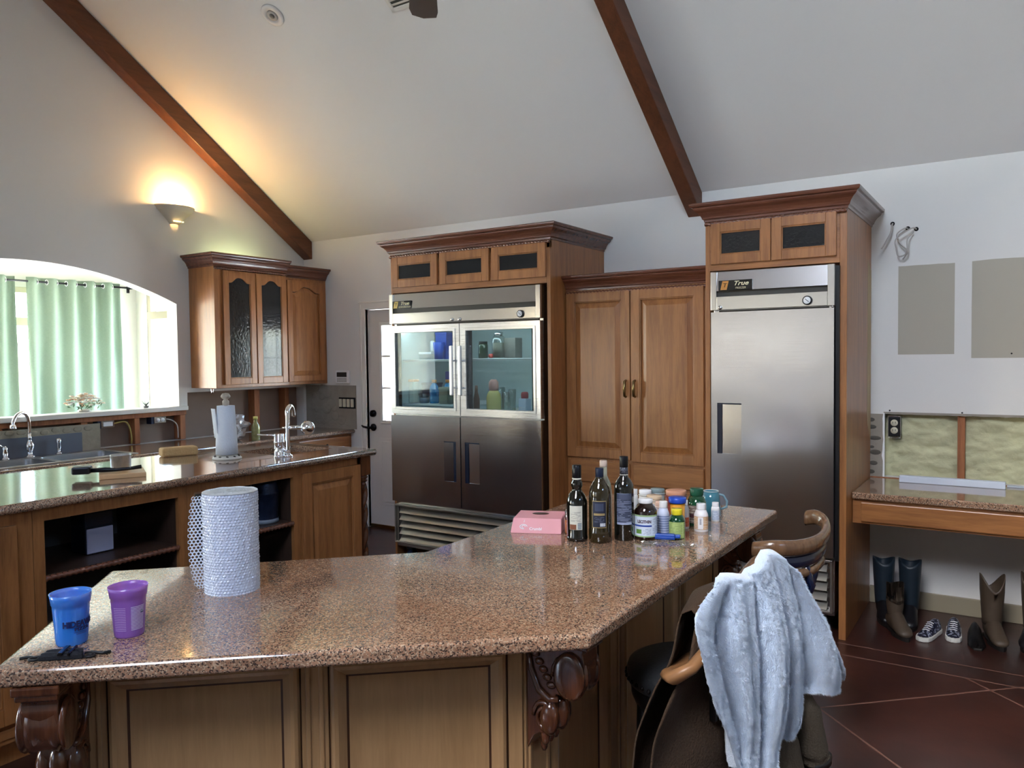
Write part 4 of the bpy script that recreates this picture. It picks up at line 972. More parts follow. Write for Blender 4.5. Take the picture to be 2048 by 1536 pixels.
def bay_body(t, w, H, D, back=True, mat='honey'):
    mb = MB(); mb.box(0, 0, .1, .045, D, H); mb.box(w-.045, 0, .1, w, D, H); mb.box(.045, 0, H-.055, w-.045, .02, H); mb.box(.045, .02, .1, w-.045, D, .12); mb.box(0, .06, 0, w, D, .1)
    mb.build('body', M[mat], t)
    mb = MB(); mb.box(.0455, .022, .121, .049, D*.62, H-.002); mb.box(w-.049, .022, .121, w-.0455, D*.62, H-.002); mb.box(.049, .022, .1205, w-.049, D*.62, .125); mb.build('bay_shade_lining', M['bayshade'], t)  # added dark liners stand in for the shade inside the bay
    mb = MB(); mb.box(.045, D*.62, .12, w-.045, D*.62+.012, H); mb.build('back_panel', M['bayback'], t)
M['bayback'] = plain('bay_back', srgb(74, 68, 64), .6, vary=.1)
H = AT-.0405; DD = .84
t = thing('island_cabinet', 'honey wood door cabinet at the near end of the middle island', 'cabinet', (AX, .25, 0), PI/2)
mb = MB(); mb.box(0, 0, .1, 1.32, DD, H); mb.box(0, .05, 0, 1.32, DD, .1); mb.build('body', M['honey'], t)
cab_door(t, .06, .18, .56, .79, st=.07); cab_door(t, .66, .18, .595, .79, st=.07)
mb = MB(); mb.box(0, -.006, .12, 1.32, 0, .16, .003); mb.build('plinth_strip', M['honey_h'], t)
t = thing('open_shelf_cabinet', 'open island bay with the white and black box on its rope-edged shelf', 'cabinet', (AX, 1.572, 0), PI/2)
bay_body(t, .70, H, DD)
mb = MB(); mb.box(.0495, .012, .715, .6505, DD*.62, .735); s = mb.build('shelf', M['bayshade'], t)
ropes(s, [((.045, .004, .722), (.655, .004, .722))], .012, .024)
t = thing('open_shelf_cabinet', 'open island bay with the dark bucket on its shelf', 'cabinet', (AX, 2.274, 0), PI/2)
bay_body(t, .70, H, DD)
mb = MB(); mb.box(.0495, .012, .70, .6505, DD*.62, .72); s = mb.build('shelf', M['bayshade'], t)
ropes(s, [((.045, .004, .707), (.655, .004, .707))], .012, .024)
t = thing('island_cabinet', 'honey wood island cabinet with one door and a twisted corner post', 'cabinet', (AX, 2.976, 0), PI/2)
mb = MB(); mb.box(0, 0, .1, .475, DD, H-.23); mb.box(0, 0, H-.23, .475, .02, H); mb.box(0, DD-.02, H-.23, .475, DD, H); mb.box(0, .05, 0, .475, DD, .1); mb.box(.45, 0, H-.23, .475, DD, H); mb.build('body', M['honey'], t)
cab_door(t, .012, .15, .45, .825, st=.062)
mb = MB(); mb.box(.476, -.012, .90, .556, .068, H, .003); mb.box(.476, -.012, 0, .556, .068, .12, .003); mb.box(.476, .068, 0, .556, DD, H)
mb.lathe([(.03, .12), (.036, .13), (.036, .14), (.026, .15)], (.516, .028, 0), 18); mb.lathe([(.026, .855), (.036, .865), (.028, .875), (.038, .885), (.034, .9)], (.516, .028, 0), 18)
mb.rope((.516, .028, .15), (.516, .028, .856), .03, .12, lobes=3, seg=18, step=10); mb.build('twisted_post', M['darkwood'], t)

# ---- front bar island (angled)
BT = .93; TH = .042
F_, L_, K_, M_, E2, E1 = (-.890, 1.705), (-1.925, .797), (-2.508, 1.408), (-1.769, 2.132), (-1.79, 3.512), (-.893, 3.491)
poly = [F_, E1, E2, M_, K_, L_]
mb = MB(); mb.prism([(x, y, BT-TH) for x, y in poly], (0, 0, TH), .011, seg=4)
tag(mb.build('stone_countertop', M['granite']), 'angled brown granite bar top in the foreground', 'countertop')
def off(poly, ds):
    n = len(poly); out = []
    for i in range(n):
        (x0, y0), (x1, y1), (x2, y2) = poly[i-1], poly[i], poly[(i+1) % n]
        def line(ax, ay, bx, by, d):
            dx, dy = bx-ax, by-ay; l = math.hypot(dx, dy); nx, ny = -dy/l, dx/l; return nx, ny, nx*ax+ny*ay+d
        a = line(x0, y0, x1, y1, ds[i-1]); b = line(x1, y1, x2, y2, ds[i]); det = a[0]*b[1]-a[1]*b[0]
        out.append(((a[2]*b[1]-a[1]*b[2])/det, (a[0]*b[2]-a[2]*b[0])/det))
    return out
base = off(poly, [.245, .04, .04, .04, .04, .21])   # F-E1, E1-E2, E2-M, M-K, K-L, L-F
BH = BT-TH-.0005
bF, bE1, bE2, bM, bK, bL = base
t = bi = thing('bar_island', 'honey wood panelled base of the foreground bar island', 'cabinet', (-1.6, 1.9, 0))
inv = Matrix.Translation((1.6, -1.9, 0))
mb = MB(); mb.prism([(x, y, .0) for x, y in base], (0, 0, BH)); mb.xf(inv); mb.build('carcass', M['drab'], t)
def panel_run(P, Q, spans, z0=.11, z1=BH-.055, st=.05):
    P, Q = Vector((*P, 0)), Vector((*Q, 0)); d = (Q-P); Lh = d.length; ang = math.atan2(d.y, d.x)
    R = inv @ Matrix.Translation(P) @ Matrix.Rotation(ang, 4, 'Z')
    mb = MB()
    mb.box(0, -.012, 0, Lh, 0, .10, .003)
    mb.box(0, -.012, z1, Lh, 0, BH, .002)
    e = [0]+[v for s in spans for v in s]+[Lh]
    for i in range(0, len(e), 2): 
        if e[i+1]-e[i] > .004: mb.box(e[i], -.012, .10, e[i+1], 0, z1, .002)
        w = e[i+1]-e[i]
        if w > .05: mb.box(e[i]+.012, -.018, .10, e[i]+.024, -.01, z1, .003); mb.box(e[i+1]-.024, -.018, .10, e[i+1]-.012, -.01, z1, .003)
    mb.xf(R); mb.build('face_frame', M['drab'], t)
    for a, b in spans:
        m2 = MB(); A = [(a, -.012, z0-.01), (b, -.012, z0-.01), (b, -.012, z1), (a, -.012, z1)]
        def ins(o, y): return [(a+o, y, z0-.01+o), (b-o, y, z0-.01+o), (b-o, y, z1-o), (a+o, y, z1-o)]
        m2.rings([ins(0, -.012), ins(.003, -.009)], caps=False, mi=1); m2.rings([ins(.003, -.009), ins(.008, -.024), ins(.016, -.029), ins(.026, -.026), ins(.040, -.012), ins(.046, -.006)], caps=False); m2.rings([ins(.046, -.006), ins(.052, -.003)], caps=False, mi=1)
        for f in m2.bm.faces: f.smooth = False
        m2.face(ins(.052, -.003)); m2.xf(R); m2.build('wall_panel', [M['drab'], M['glaze']], t)
lf = math.hypot(bF[0]-bL[0], bF[1]-bL[1])
panel_run(bL, bF, [(lf-1.062, lf-.585), (lf-.515, lf-.040)])
panel_run(bF, bE1, [(.13, .50), (.60, 1.05), (1.16, 1.62)])
def corbel(x, y, ang, label):
    t = thing('carved_corbel', label, 'corbel', (x, y, 0), ang, 'carved corbels under the bar top')
    w = .040; Z = BH-.0005; VS = 1.38; VM = Matrix.Translation((0, 0, Z*(1-VS))) @ Matrix.Diagonal((1, 1, VS, 1))
    pr = [(0, 0), (-.185, 0), (-.19, -.006), (-.19, -.018), (-.178, -.026), (-.172, -.034), (-.176, -.05), (-.172, -.085), (-.15, -.115), (-.115, -.125), (-.092, -.122), (-.085, -.135), (-.09, -.155), (-.085, -.185), (-.065, -.205), (-.04, -.208), (-.022, -.215), (0, -.245)]
    mb = MB(); mb.prism([(-w, a, Z+b) for a, b in pr], (2*w, 0, 0), .003)
    mb.box(-w-.012, -.196, Z-.016, w+.012, 0, Z, .004); mb.box(-w-.006, -.19, Z-.026, w+.006, 0, Z-.016, .003)
    mb.xf(VM).build('bracket', M['darkwood'], t)
    mb = MB()   # upper scroll with turned beads, seen from the front as a barrel
    def roll(cy, cz, r, hw, prof):
        rs = []
        for q, k in prof: rs.append([(q*hw, cy+math.cos(a)*r*k, cz+math.sin(a)*r*k) for a in [2*PI*i/26 for i in range(26)]])
        mb.rings(rs)
    roll(-.135, Z-.080, .048, .053, [(-1, .3), (-1, .8), (-.93, .95), (-.82, .98), (-.74, .84), (-.66, .84), (-.58, 1.0), (-.3, .93), (0, .9), (.3, .93), (.58, 1.0), (.66, .84), (.74, .84), (.82, .98), (.93, .95), (1, .8), (1, .3)])
    mb.xf(VM).build('scroll', M['darkwood'], t)
    for s in (-1, 1):   # side volutes
        mb = MB()
        for cy, cz, R in ((-.128, Z-.085, .045), (-.055, Z-.172, .032)):
            pts = []; n = 34
            for i in range(n):
                a = i/n*2.2*2*PI; rr = R*(1-i/n*.85); pts.append((s*(w+.004), cy+math.cos(a)*rr, cz+math.sin(a)*rr))
            mb.tube(pts, [.006*(1-.4*i/n) for i in range(n)], 6)
        mb.tube([(s*(w+.003), -.10, Z-.13), (s*(w+.003), -.075, Z-.135), (s*(w+.003), -.04, Z-.12), (s*(w+.003), -.015, Z-.08), (s*(w+.003), -.01, Z-.03)], [.006, .008, .009, .008, .004], 7)
        for k in range(5): mb.sphere((s*(w+.002), -.03-.012*k, Z-.05-.014*k), .012, 8, sc=(.5, 1.2, .6))
        mb.xf(VM).build('volute_carving', M['darkwood'], t)
    mb = MB()   # lower acanthus lobes
    for s in (-1, 0, 1):
        mb.sphere((s*.034, -.080+.012*abs(s), Z-.170-.004*abs(s)), .031, 14, sc=(.75, .9, 1.15)); mb.sphere((s*.026, -.05, Z-.212), .018, 12, sc=(.7, .8, 1.3))
    mb.sphere((0, -.03, Z-.24), .014, 12, sc=(.8, .8, 1.3))
    mb.xf(VM).build('leaf_lobes', M['darkwood'], t)
    return t
u1 = Vector((bF[0]-bL[0], bF[1]-bL[1], 0)).normalized(); a1 = math.atan2(u1.y, u1.x)
n1 = Vector((u1.y, -u1.x, 0))
cp = Vector((-.89, 1.705, 0))+u1*(-1.285)-n1*.2275
c_ = Vector((*bL, 0)); s_ = (cp-c_).dot(u1); cp = c_+u1*max(s_, .055)+n1*.0125
corbel(cp.x, cp.y, a1, 'dark carved scroll corbel at the left end of the bar front')
corbel(bF[0]+.0125, 1.815, PI/2, 'dark carved scroll corbel at the bend of the bar front')
corbel(bF[0]+.0125, 3.40, PI/2, 'dark carved scroll corbel at the far end of the bar near the freezer')

# ---- things on the bar
def curved(r, a0, a1, z0, z1, n=24, rr=None):
    """patch of a cylinder, angles measured from -y towards +x"""
    P = []
    for i in range(2):
        z = (z0, z1)[i]; R = r if rr is None else (r, rr)[i]
        P.append([(math.sin(a0+(a1-a0)*k/n)*R, -math.cos(a0+(a1-a0)*k/n)*R, z) for k in range(n+1)])
    return P
def patchmesh(t, name, mat, r, a0, a1, z0, z1, rr=None, d=.0006):
    mb = MB(); mb.grid(curved(r+d, a0, a1, z0, z1, rr=None if rr is None else rr+d)); return mb.build(name, mat, t)
def facing(x, y): return math.atan2(-x, y)          # turn so that local -y faces the room's viewing side
bglass = plain('dark_bottle_glass', srgb(16, 16, 12), .04, coat=1); bglass2 = plain('olive_bottle_glass', srgb(40, 32, 12), .04, coat=1)
cream = plain('label_cream', srgb(206, 204, 190), .6); lnavy = plain('label_navy', srgb(28, 34, 54), .5); gold = plain('label_gold', srgb(170, 150, 104), .4, .4)
ink = plain('label_ink', srgb(36, 34, 40), .6)
def bottle(x, y, prof, label, mat, cap, extra=None, cat='wine bottle', name='wine_bottle'):
    t = thing(name, label, cat, (x, y, BT), facing(x, y)); mb = MB(); mb.lathe(prof, seg=32); mb.build('glass_body', mat, t)
    mb = MB(); mb.lathe(cap[0], seg=24); mb.build('cap', cap[1], t)
    if extra: extra(t)
    return t
capm = plain('foil_black', srgb(20, 20, 24), .3, .3)
def e1(t):
    patchmesh(t, 'label', cream, .0392, -.75, .5, .046, .135)
    patchmesh(t, 'label_patch', plain('label_rust', srgb(126, 78, 54), .5), .0392, -.72, -.08, .047, .066, d=.0012)
    patchmesh(t, 'barcode', stripes('barcode_lines', srgb(180, 190, 190), srgb(80, 90, 96), 300, .5), .0392, .05, .42, .048, .072, d=.0012)
    patchmesh(t, 'label_text', stripes('tiny_text', srgb(206, 204, 190), srgb(130, 130, 122), 260, .4, brk=60), .0392, -.6, .35, .076, .116, d=.0011)
    mb = MB(); mb.lathe([(.0165, .228), (.0172, .228), (.0172, .234), (.0165, .234)], seg=24, caps=False); mb.build('neck_band', cream, t)
bottle(-1.386, 2.557, [(0, 0), (.036, 0), (.040, .004), (.040, .018), (.0385, .022), (.039, .135), (.038, .15), (.030, .172), (.019, .186), (.017, .194), (.0215, .204), (.0215, .216), (.016, .226), (.0155, .268), (0, .268)],
       'dark liqueur bottle with a cream label, left of the bottle group', bglass, ([(.0162, .234), (.0170, .236), (.0170, .280), (.0155, .282), (0, .282)], capm), e1)
def e2(t):
    patchmesh(t, 'label', gold, .0402, -.72, .62, .058, .158); patchmesh(t, 'label_field', lnavy, .0402, -.68, .58, .061, .155, d=.0010)
    patchmesh(t, 'label_crest', plain('crest_grey', srgb(58, 66, 88), .5), .0402, -.45, .35, .12, .148, d=.0014)
    patchmesh(t, 'label_band', gold, .0402, -.56, .46, .104, .112, d=.0014); patchmesh(t, 'label_text', stripes('tiny_text2', srgb(28, 34, 54), srgb(110, 116, 136), 260, .4, brk=60), .0402, -.5, .4, .078, .098, d=.0012)
    patchmesh(t, 'barcode', stripes('barcode_lines2', srgb(226, 230, 232), srgb(90, 100, 120), 300, .4, axis=0), .0402, .02, .5, .064, .076, d=.0016)
bottle(-1.303, 2.580, [(0, 0), (.037, 0), (.041, .004), (.041, .045), (.0398, .052), (.0402, .165), (.039, .185), (.034, .205), (.024, .222), (.0165, .234), (.0145, .245), (.0145, .262), (0, .262)],
       'wide dark bottle with a navy gold-edged label in the middle of the bottle group', bglass2, ([(.0147, .236), (.0152, .237), (.0155, .272), (.0145, .274), (0, .274)], plain('foil_navy', srgb(24, 34, 56), .35)), e2)
bottle(-1.325, 2.657, [(0, 0), (.029, 0), (.031, .004), (.031, .18), (.027, .205), (.014, .235), (.0135, .28), (0, .28)],
       'pale glass bottle standing behind the navy-label bottle', plain('pale_bottle', srgb(150, 150, 128), .06, coat=.8), ([(.014, .268), (.0145, .27), (.0145, .29), (.012, .292), (0, .292)], plain('cap_pale', srgb(196, 176, 160), .4)))
def e3(t):
    patchmesh(t, 'label', stripes('nutrition_lines', srgb(58, 66, 88), srgb(150, 160, 184), 170, .3, brk=45), .0362, -.8, .85, .062, .178)
    patchmesh(t, 'label_foot', plain('label_foot', srgb(150, 160, 186), .5), .0362, -.78, .83, .062, .070, d=.0012); patchmesh(t, 'label_head', plain('label_head', srgb(74, 82, 104), .5), .0362, -.78, .83, .156, .177, d=.0012)
    mb = MB(); mb.lathe([(.0148, .246), (.0153, .246), (.0153, .276), (.0148, .276)], seg=24, caps=False); mb.build('neck_label', stripes('neck_mesh', srgb(30, 32, 40), srgb(150, 156, 172), 260, .35, brk=200), t)
    mb = MB(); mb.lathe([(.0148, .2425), (.0156, .2425), (.0156, .2455), (.0148, .2455)], seg=24, caps=False); mb.build('neck_band', cream, t)
bottle(-1.240, 2.656, [(0, 0), (.034, 0), (.0365, .004), (.0365, .19), (.035, .205), (.027, .222), (.0165, .236), (.0145, .246), (.0145, .30), (0, .30)],
       'tallest dark wine bottle with a blue text label beside the supplement jar', bglass, ([(.0150, .27), (.0155, .272), (.016, .310), (.015, .312), (0, .312)], capm), e3)
def pill(x, y, r, h, mat, capmat, label, neck=.75, shoulder=.72, caph=.022, extra=None, group=None, capr=None, rz=None, name='supplement_bottle', cat='bottle'):
    t = thing(name, label, cat, (x, y, BT), facing(x, y) if rz is None else rz, group); hb = h-caph; cr = capr or r*neck
    mb = MB(); mb.lathe([(0, 0), (r*.94, 0), (r, r*.07), (r, hb*shoulder), (r*.97, hb*(shoulder+.06)), (cr*1.12, hb*.955), (cr*.94, hb*.97), (cr*.94, hb), (0, hb)], seg=30); mb.build('body', mat, t)
    mb = MB(); mb.lathe([(0, hb-.001), (cr*.97, hb-.001), (cr, hb+.001), (cr, h-.002), (cr*.96, h), (0, h)], seg=30); mb.build('cap', capmat, t)
    if extra: extra(t, r, hb)
    return t
vw = M['vwhite']; amber = plain('brown_jar', srgb(28, 14, 10), .05, coat=1); green = plain('green_bottle', srgb(14, 66, 40), .06, coat=1)
def x1(t, r, hb):
    patchmesh(t, 'label', plain('label_white', srgb(206, 218, 232), .5), r, -1.15, 1.15, hb*.10, hb*.70); patchmesh(t, 'label_stripe', plain('label_green', srgb(150, 178, 128), .5), r, -1.15, 1.15, hb*.66, hb*.70, d=.001)
    patchmesh(t, 'label_stripe', plain('label_green', srgb(150, 178, 128), .5), r, -1.15, 1.15, hb*.10, hb*.135, d=.001); patchmesh(t, 'label_stripe', plain('label_blue', srgb(44, 72, 150), .5), r, -1.15, .52, hb*.385, hb*.43, d=.001)
    text('label_lettering', 'LECITHIN', .0155, plain('lecithin_ink', srgb(74, 52, 66), .5), t, Matrix.Translation((0, 0, hb*.52)) @ Matrix.Rotation(-.12, 4, 'Z'), bend=r+.0012, bold=.0006, wx=.80)
    mb = MB(); mb.grid([[(math.sin(a)*(r+.0012), -math.cos(a)*(r+.0012), hb*.25+dz) for a in [-.85+.5*k/8 for k in range(9)]] for dz in (-.008, .008)]); mb.build('leaf_print', plain('leaf_print', srgb(96, 140, 66), .5, vary=.3, vscale=90), t)
    patchmesh(t, 'label_text', stripes('lec_text', srgb(206, 218, 232), srgb(120, 130, 160), 300, .35, brk=70), r, -.2, .45, hb*.17, hb*.34, d=.001)
    patchmesh(t, 'label_text', stripes('lec_text', srgb(206, 218, 232), srgb(120, 130, 160), 300, .35, brk=70), r, .6, 1.12, hb*.2, hb*.62, d=.001)
pill(-1.177, 2.710, .044, .150, amber, vw, 'large brown supplement jar labelled LECITHIN with a white cap', .62, .74, .014, x1, name='supplement_jar', cat='jar')
def lab(base, inkc, z0=.1, z1=.7, a=1.1, sc=230, ratio=.35, brk=60, nme='label'):
    def f(t, r, hb): patchmesh(t, nme, stripes('print_%d' % len(bpy.data.materials), base, inkc, sc, ratio, brk=brk), r, -a, a, hb*z0, hb*z1)
    return f
pill(-1.142, 2.797, .024, .130, plain('white_lilac', srgb(196, 204, 226), .35), vw, 'slim white bottle between the brown jar and the small green bottle', .62, .72, .024, lab(srgb(186, 196, 222), srgb(120, 136, 180), .08, .72, ratio=.4, brk=0, sc=110))
def x2(t, r, hb):
    patchmesh(t, 'label', stripes('lime_text', srgb(166, 186, 112), srgb(120, 140, 84), 230, .35, brk=60), r, -1.1, 1.1, hb*.03, hb*.72)
    patchmesh(t, 'label_edge', plain('lime_edge', srgb(196, 214, 150), .5), r, .72, .80, hb*.05, hb*.70, d=.001)
pill(-1.080, 2.777, .031, .110, green, plain('yellow_cap', srgb(214, 200, 40), .35), 'small green bottle with a yellow cap and lime label', .66, .74, .021, x2)
t = thing('snack_cup', 'amber plastic cup with a blue lid behind the yellow-capped bottle', 'cup', (-1.113, 2.868, BT)); mb = MB(); mb.lathe([(0, 0), (.027, 0), (.029, .12), (0, .12)], seg=26); mb.build('body', plain('amber_plastic', srgb(214, 150, 50), .2), t)
mb = MB(); mb.lathe([(0, .115), (.033, .115), (.034, .120), (.034, .134), (.031, .137), (0, .137)], seg=26); mb.build('lid', plain('blue_lid', srgb(32, 72, 176), .35), t)
def x3(t, r, hb): patchmesh(t, 'label', stripes('tall_green_print', srgb(120, 104, 96), srgb(196, 190, 172), 90, .3, brk=30), r, -1.2, 1.2, hb*.12, hb*.7); patchmesh(t, 'label_band', plain('plum_band', srgb(78, 40, 46), .5), r, -1.2, 1.2, hb*.3, hb*.42, d=.001)
pill(-1.091, 3.022, .038, .150, green, plain('green_cap', srgb(20, 74, 52), .3), 'tall green bottle with a green ribbed cap beside the mug', .7, .72, .028, x3)
def x4(t, r, hb): patchmesh(t, 'label', stripes('peach_print', srgb(206, 168, 128), srgb(226, 210, 190), 150, .4, brk=30), r, -1.3, 1.3, hb*.12, hb*.7); patchmesh(t, 'barcode_panel', vw, r, -.45, .3, hb*.14, hb*.68, d=.001); patchmesh(t, 'barcode', stripes('bar3', srgb(230, 230, 232), srgb(60, 66, 90), 400, .5), r, -.2, .05, hb*.34, hb*.62, d=.0014)
pill(-1.041, 2.932, .027, .108, vw, vw, 'white pill bottle with a peach label and barcode at the front right', .66, .72, .022, x4)
pill(-1.052, 3.135, .017, .078, vw, vw, 'little white bottle touching the teal mug', .8, .8, .016, lab(srgb(200, 210, 224), srgb(130, 150, 180), .1, .75))
pill(-1.115, 2.947, .020, .112, vw, vw, 'white bottle with an orange-red label behind the front right bottle', .7, .74, .02, lab(srgb(206, 96, 60), srgb(226, 190, 170), .1, .5, ratio=.2))
pill(-1.295, 2.870, .015, .152, vw, vw, 'thin white bottle rising just right of the tallest wine bottle', .9, .85, .02)
pill(-1.300, 2.990, .026, .131, plain('jar_white', srgb(222, 220, 214), .35), vw, 'white jar with a wide white lid behind the brown jar', .98, .9, .016, lab(srgb(190, 196, 210), srgb(90, 90, 120), .5, .85), name='supplement_jar', cat='jar')
pill(-1.269, 3.045, .030, .130, plain('jar_grey', srgb(180, 190, 190), .35), plain('grey_teal_lid', srgb(128, 146, 146), .4), 'jar with a grey-green lid at the back of the bottle cluster', .98, .9, .014, name='supplement_jar', cat='jar')
pill(-1.225, 2.905, .031, .128, plain('jar_tan', srgb(206, 190, 170), .35), plain('tan_lid', srgb(214, 188, 156), .4), 'jar with a wide tan lid directly behind the brown jar', .98, .9, .014, name='supplement_jar', cat='jar')
pill(-1.177, 3.020, .042, .136, plain('jar_rose', srgb(150, 60, 50), .3), plain('salmon_lid', srgb(208, 150, 118), .4), 'widest jar with a salmon lid and a red rim at the back', .98, .9, .02, name='supplement_jar', cat='jar')
pill(-1.169, 2.847, .025, .118, plain('jar_peach', srgb(226, 204, 188), .35), plain('peach_lid', srgb(224, 184, 160), .4), 'small jar with a peach lid behind the slim white bottle', .98, .9, .016, name='supplement_jar', cat='jar')
# mug
t = thing('coffee_mug', 'teal mug turned upside down at the right end of the bottles', 'mug', (-1.105, 3.238, BT), 0); t['label'] = 'teal glazed mug with a loop handle at the right end of the bottles'
mb = MB(); mb.lathe([(0, 0), (.040, 0), (.042, .005), (.040, .03), (.036, .075), (.032, .104), (.0295, .104), (.033, .07), (.037, .01), (0, .008)], seg=32); mb.build('body', plain('teal_glaze', srgb(60, 118, 134), .08, coat=1), t)
mb = MB(); mb.lathe([(.0292, .1035), (.0325, .1035), (.0325, .1065), (.0292, .1065), (.0292, .1035)], seg=32, caps=False); mb.build('rim', plain('rim_glaze', srgb(190, 200, 196), .2), t)
hd = Vector((.837, .547, 0)); mb = MB(); mb.tube([hd*.030+Vector((0, 0, .092)), hd*.052+Vector((0, 0, .085)), hd*.068+Vector((0, 0, .06)), hd*.066+Vector((0, 0, .035)), hd*.040+Vector((0, 0, .026))], .005, 8); mb.build('handle', plain('handle_glaze', srgb(120, 150, 160), .15), t)
# amber jar with crumpled clear wrap
t = thing('honey_jar', 'glass jar with amber contents half hidden behind the left bottle', 'jar', (-1.452, 2.63, BT)); mb = MB(); mb.lathe([(0, 0), (.024, 0), (.027, .006), (.027, .07), (.022, .082), (.022, .09), (0, .09)], seg=24); mb.build('body', cglass, t)
mb = MB(); mb.lathe([(0, .003), (.022, .003), (.0245, .01), (.0245, .055), (0, .055)], seg=24); mb.build('content', plain('amber_syrup', srgb(190, 104, 50), .2), t)
def crumple(name, loc, r, label, cat, mat, sc=(1, 1, .8), amp=.35, seed=0, n=24, parent=None):
    mb = MB(); rr = bmesh.ops.create_icosphere(mb.bm, subdivisions=4, radius=r)
    for v in mb.bm.verts:
        d = v.co.normalized(); k = 1+amp*noise.noise(d*2.6+Vector((seed, 0, 0)))+amp*.5*abs(noise.noise(d*7+Vector((0, seed, 0))))
        v.co = Vector((v.co.x*sc[0], v.co.y*sc[1], v.co.z*sc[2]))*k
    zmin = min(v.co.z for v in mb.bm.verts)
    for v in mb.bm.verts: v.co.z -= zmin
    mb.xf(Matrix.Translation(loc)); return tag(mb.build(name, mat), label, cat)
crumple('crumpled_foil', (-1.470, 2.70, BT), .035, 'crumpled silvery foil ball behind the honey jar', 'foil', plain('foil', srgb(190, 192, 196), .2, 1), (1, 1, 1.5), seed=3)
# pink bakery box
t = thing('bakery_box', 'flat pink cardboard box with a dark oval window left of the bottles', 'box', (-1.61, 2.655, BT), math.radians(22)); pk = plain('pink_card', srgb(226, 158, 162), .55)
bw, bd, bh = .20, .19, .052; q = .035
mb = MB()
A = [(-bw/2, -bd/2, 0), (bw/2, -bd/2, 0), (bw/2, bd/2, 0), (-bw/2, bd/2, 0)]; B = [(-bw/2+.006, -bd/2+q, bh), (bw/2-.004, -bd/2+q, bh), (bw/2-.004, bd/2, bh), (-bw/2+.006, bd/2, bh)]
mb.rings([A, B]); 
for f in mb.bm.faces: f.smooth = False
bmesh.ops.bevel(mb.bm, geom=list(mb.bm.edges), offset=.002, segments=2, affect='EDGES'); mb.build('carton', pk, t)
mb = MB(); mb.lathe([(0, bh), (.034, bh), (.034, bh+.0012), (0, bh+.0012)], (.0, .035, 0), 32, sy=.62); mb.build('oval_window', plain('oval_dark', srgb(70, 48, 40), .3), t)
sl = math.atan2(q, bh)
R_ = Matrix.Translation((-.02, -bd/2+q*.42-.0012, bh*.40)) @ Matrix.Rotation(-sl, 4, 'X')
mb = MB(); mb.tube([(math.cos(a)*.014-.03, -.0004, math.sin(a)*.009+.002) for a in [2*PI*k/18 for k in range(15)]], .0016, 6); mb.tube([(math.cos(a)*.007-.03, -.0004, math.sin(a)*.005+.002) for a in [2*PI*k/14 for k in range(12)]], .0012, 6); mb.tube([(-.03, -.0004, .02), (-.028, -.0004, .03)], .001, 6)
mb.xf(R_); mb.build('bakery_emblem', vw, t)
text('box_lettering', 'Crumbl', .016, vw, t, R_ @ Matrix.Translation((.018, -.0004, -.006)), bold=.0002)
# blue clip and clear bag
t = thing('bag_clip', 'blue plastic bag clip lying in front of the green bottle', 'clip', (-1.098, 2.722, BT+.004), math.radians(18)); mb = MB(); mb.box(-.045, -.012, 0, .03, .012, .020, .003); mb.box(.03, -.010, .006, .05, .010, .018, .003); mb.box(-.04, -.0135, .006, .028, -.011, .010, .001); mb.build('body', plain('clip_blue', srgb(28, 72, 160), .35), t)
mb = MB(); P = []
for i in range(15):
    P.append([(-.10+.2*j/22+.006*noise.noise(Vector((i*.6, j*.5, 1))), -.035+.07*i/14+.006*noise.noise(Vector((i*.5, j*.4, 5))), max(.0006, .004+.010*noise.noise(Vector((i*.55, j*.55, 0)))+(.004 if 5 < j < 17 else 0))) for j in range(23)])
mb.grid(P, smooth=False); mb.xf(Matrix.Translation((-1.062, 2.655, BT+.0004)) @ Matrix.Rotation(math.radians(24), 4, 'Z')); tag(mb.build('plastic_bag', M['bagplastic']), 'small crumpled clear plastic bag under the blue clip', 'plastic bag')

# bubble wrap roll
def bubble_mat():
    m, nt, b = nm('bubble_wrap'); tc = N(nt, 'ShaderNodeTexCoord'); sp = N(nt, 'ShaderNodeSeparateXYZ'); L(nt, tc.outputs['Object'], sp.inputs[0])
    at = N(nt, 'ShaderNodeMath', operation='ARCTAN2'); L(nt, sp.outputs[1], at.inputs[0]); L(nt, sp.outputs[0], at.inputs[1])
    mu = N(nt, 'ShaderNodeMath', operation='MULTIPLY'); mu.inputs[1].default_value = .079; L(nt, at.outputs[0], mu.inputs[0])
    cb = N(nt, 'ShaderNodeCombineXYZ'); L(nt, mu.outputs[0], cb.inputs[0]); L(nt, sp.outputs[2], cb.inputs[1])
    v = N(nt, 'ShaderNodeTexVoronoi', Scale=105.0, Randomness=.25); L(nt, cb.outputs[0], v.inputs['Vector'])
    n = N(nt, 'ShaderNodeTexNoise', Scale=30.0); L(nt, tc.outputs['Object'], n.inputs['Vector'])
    ad = N(nt, 'ShaderNodeMath', operation='MULTIPLY_ADD'); ad.inputs[1].default_value = -1.2; L(nt, v.outputs['Distance'], ad.inputs[0]); L(nt, n.outputs['Fac'], ad.inputs[2])
    bp = N(nt, 'ShaderNodeBump', Strength=.55, Distance=.0035); L(nt, ad.outputs[0], bp.inputs['Height']); b.inputs['Base Color'].default_value = srgb(198, 206, 222); b.inputs['Roughness'].default_value = .07; b.inputs['Coat Weight'].default_value = .8; b.inputs['Subsurface Weight'].default_value = .35; b.inputs['Subsurface Radius'].default_value = (.03, .03, .03)
    return m
M['bubble'] = bubble_mat()
t = thing('bubble_wrap_roll', 'upright roll of clear bubble wrap on the bar top', 'bubble wrap', (-1.986, 1.487, BT))
mb = MB(); R = .079; H_ = .296; rs = []
NA, NZ, per = 416, 240, 2*PI*R/52
rowh = per*.866
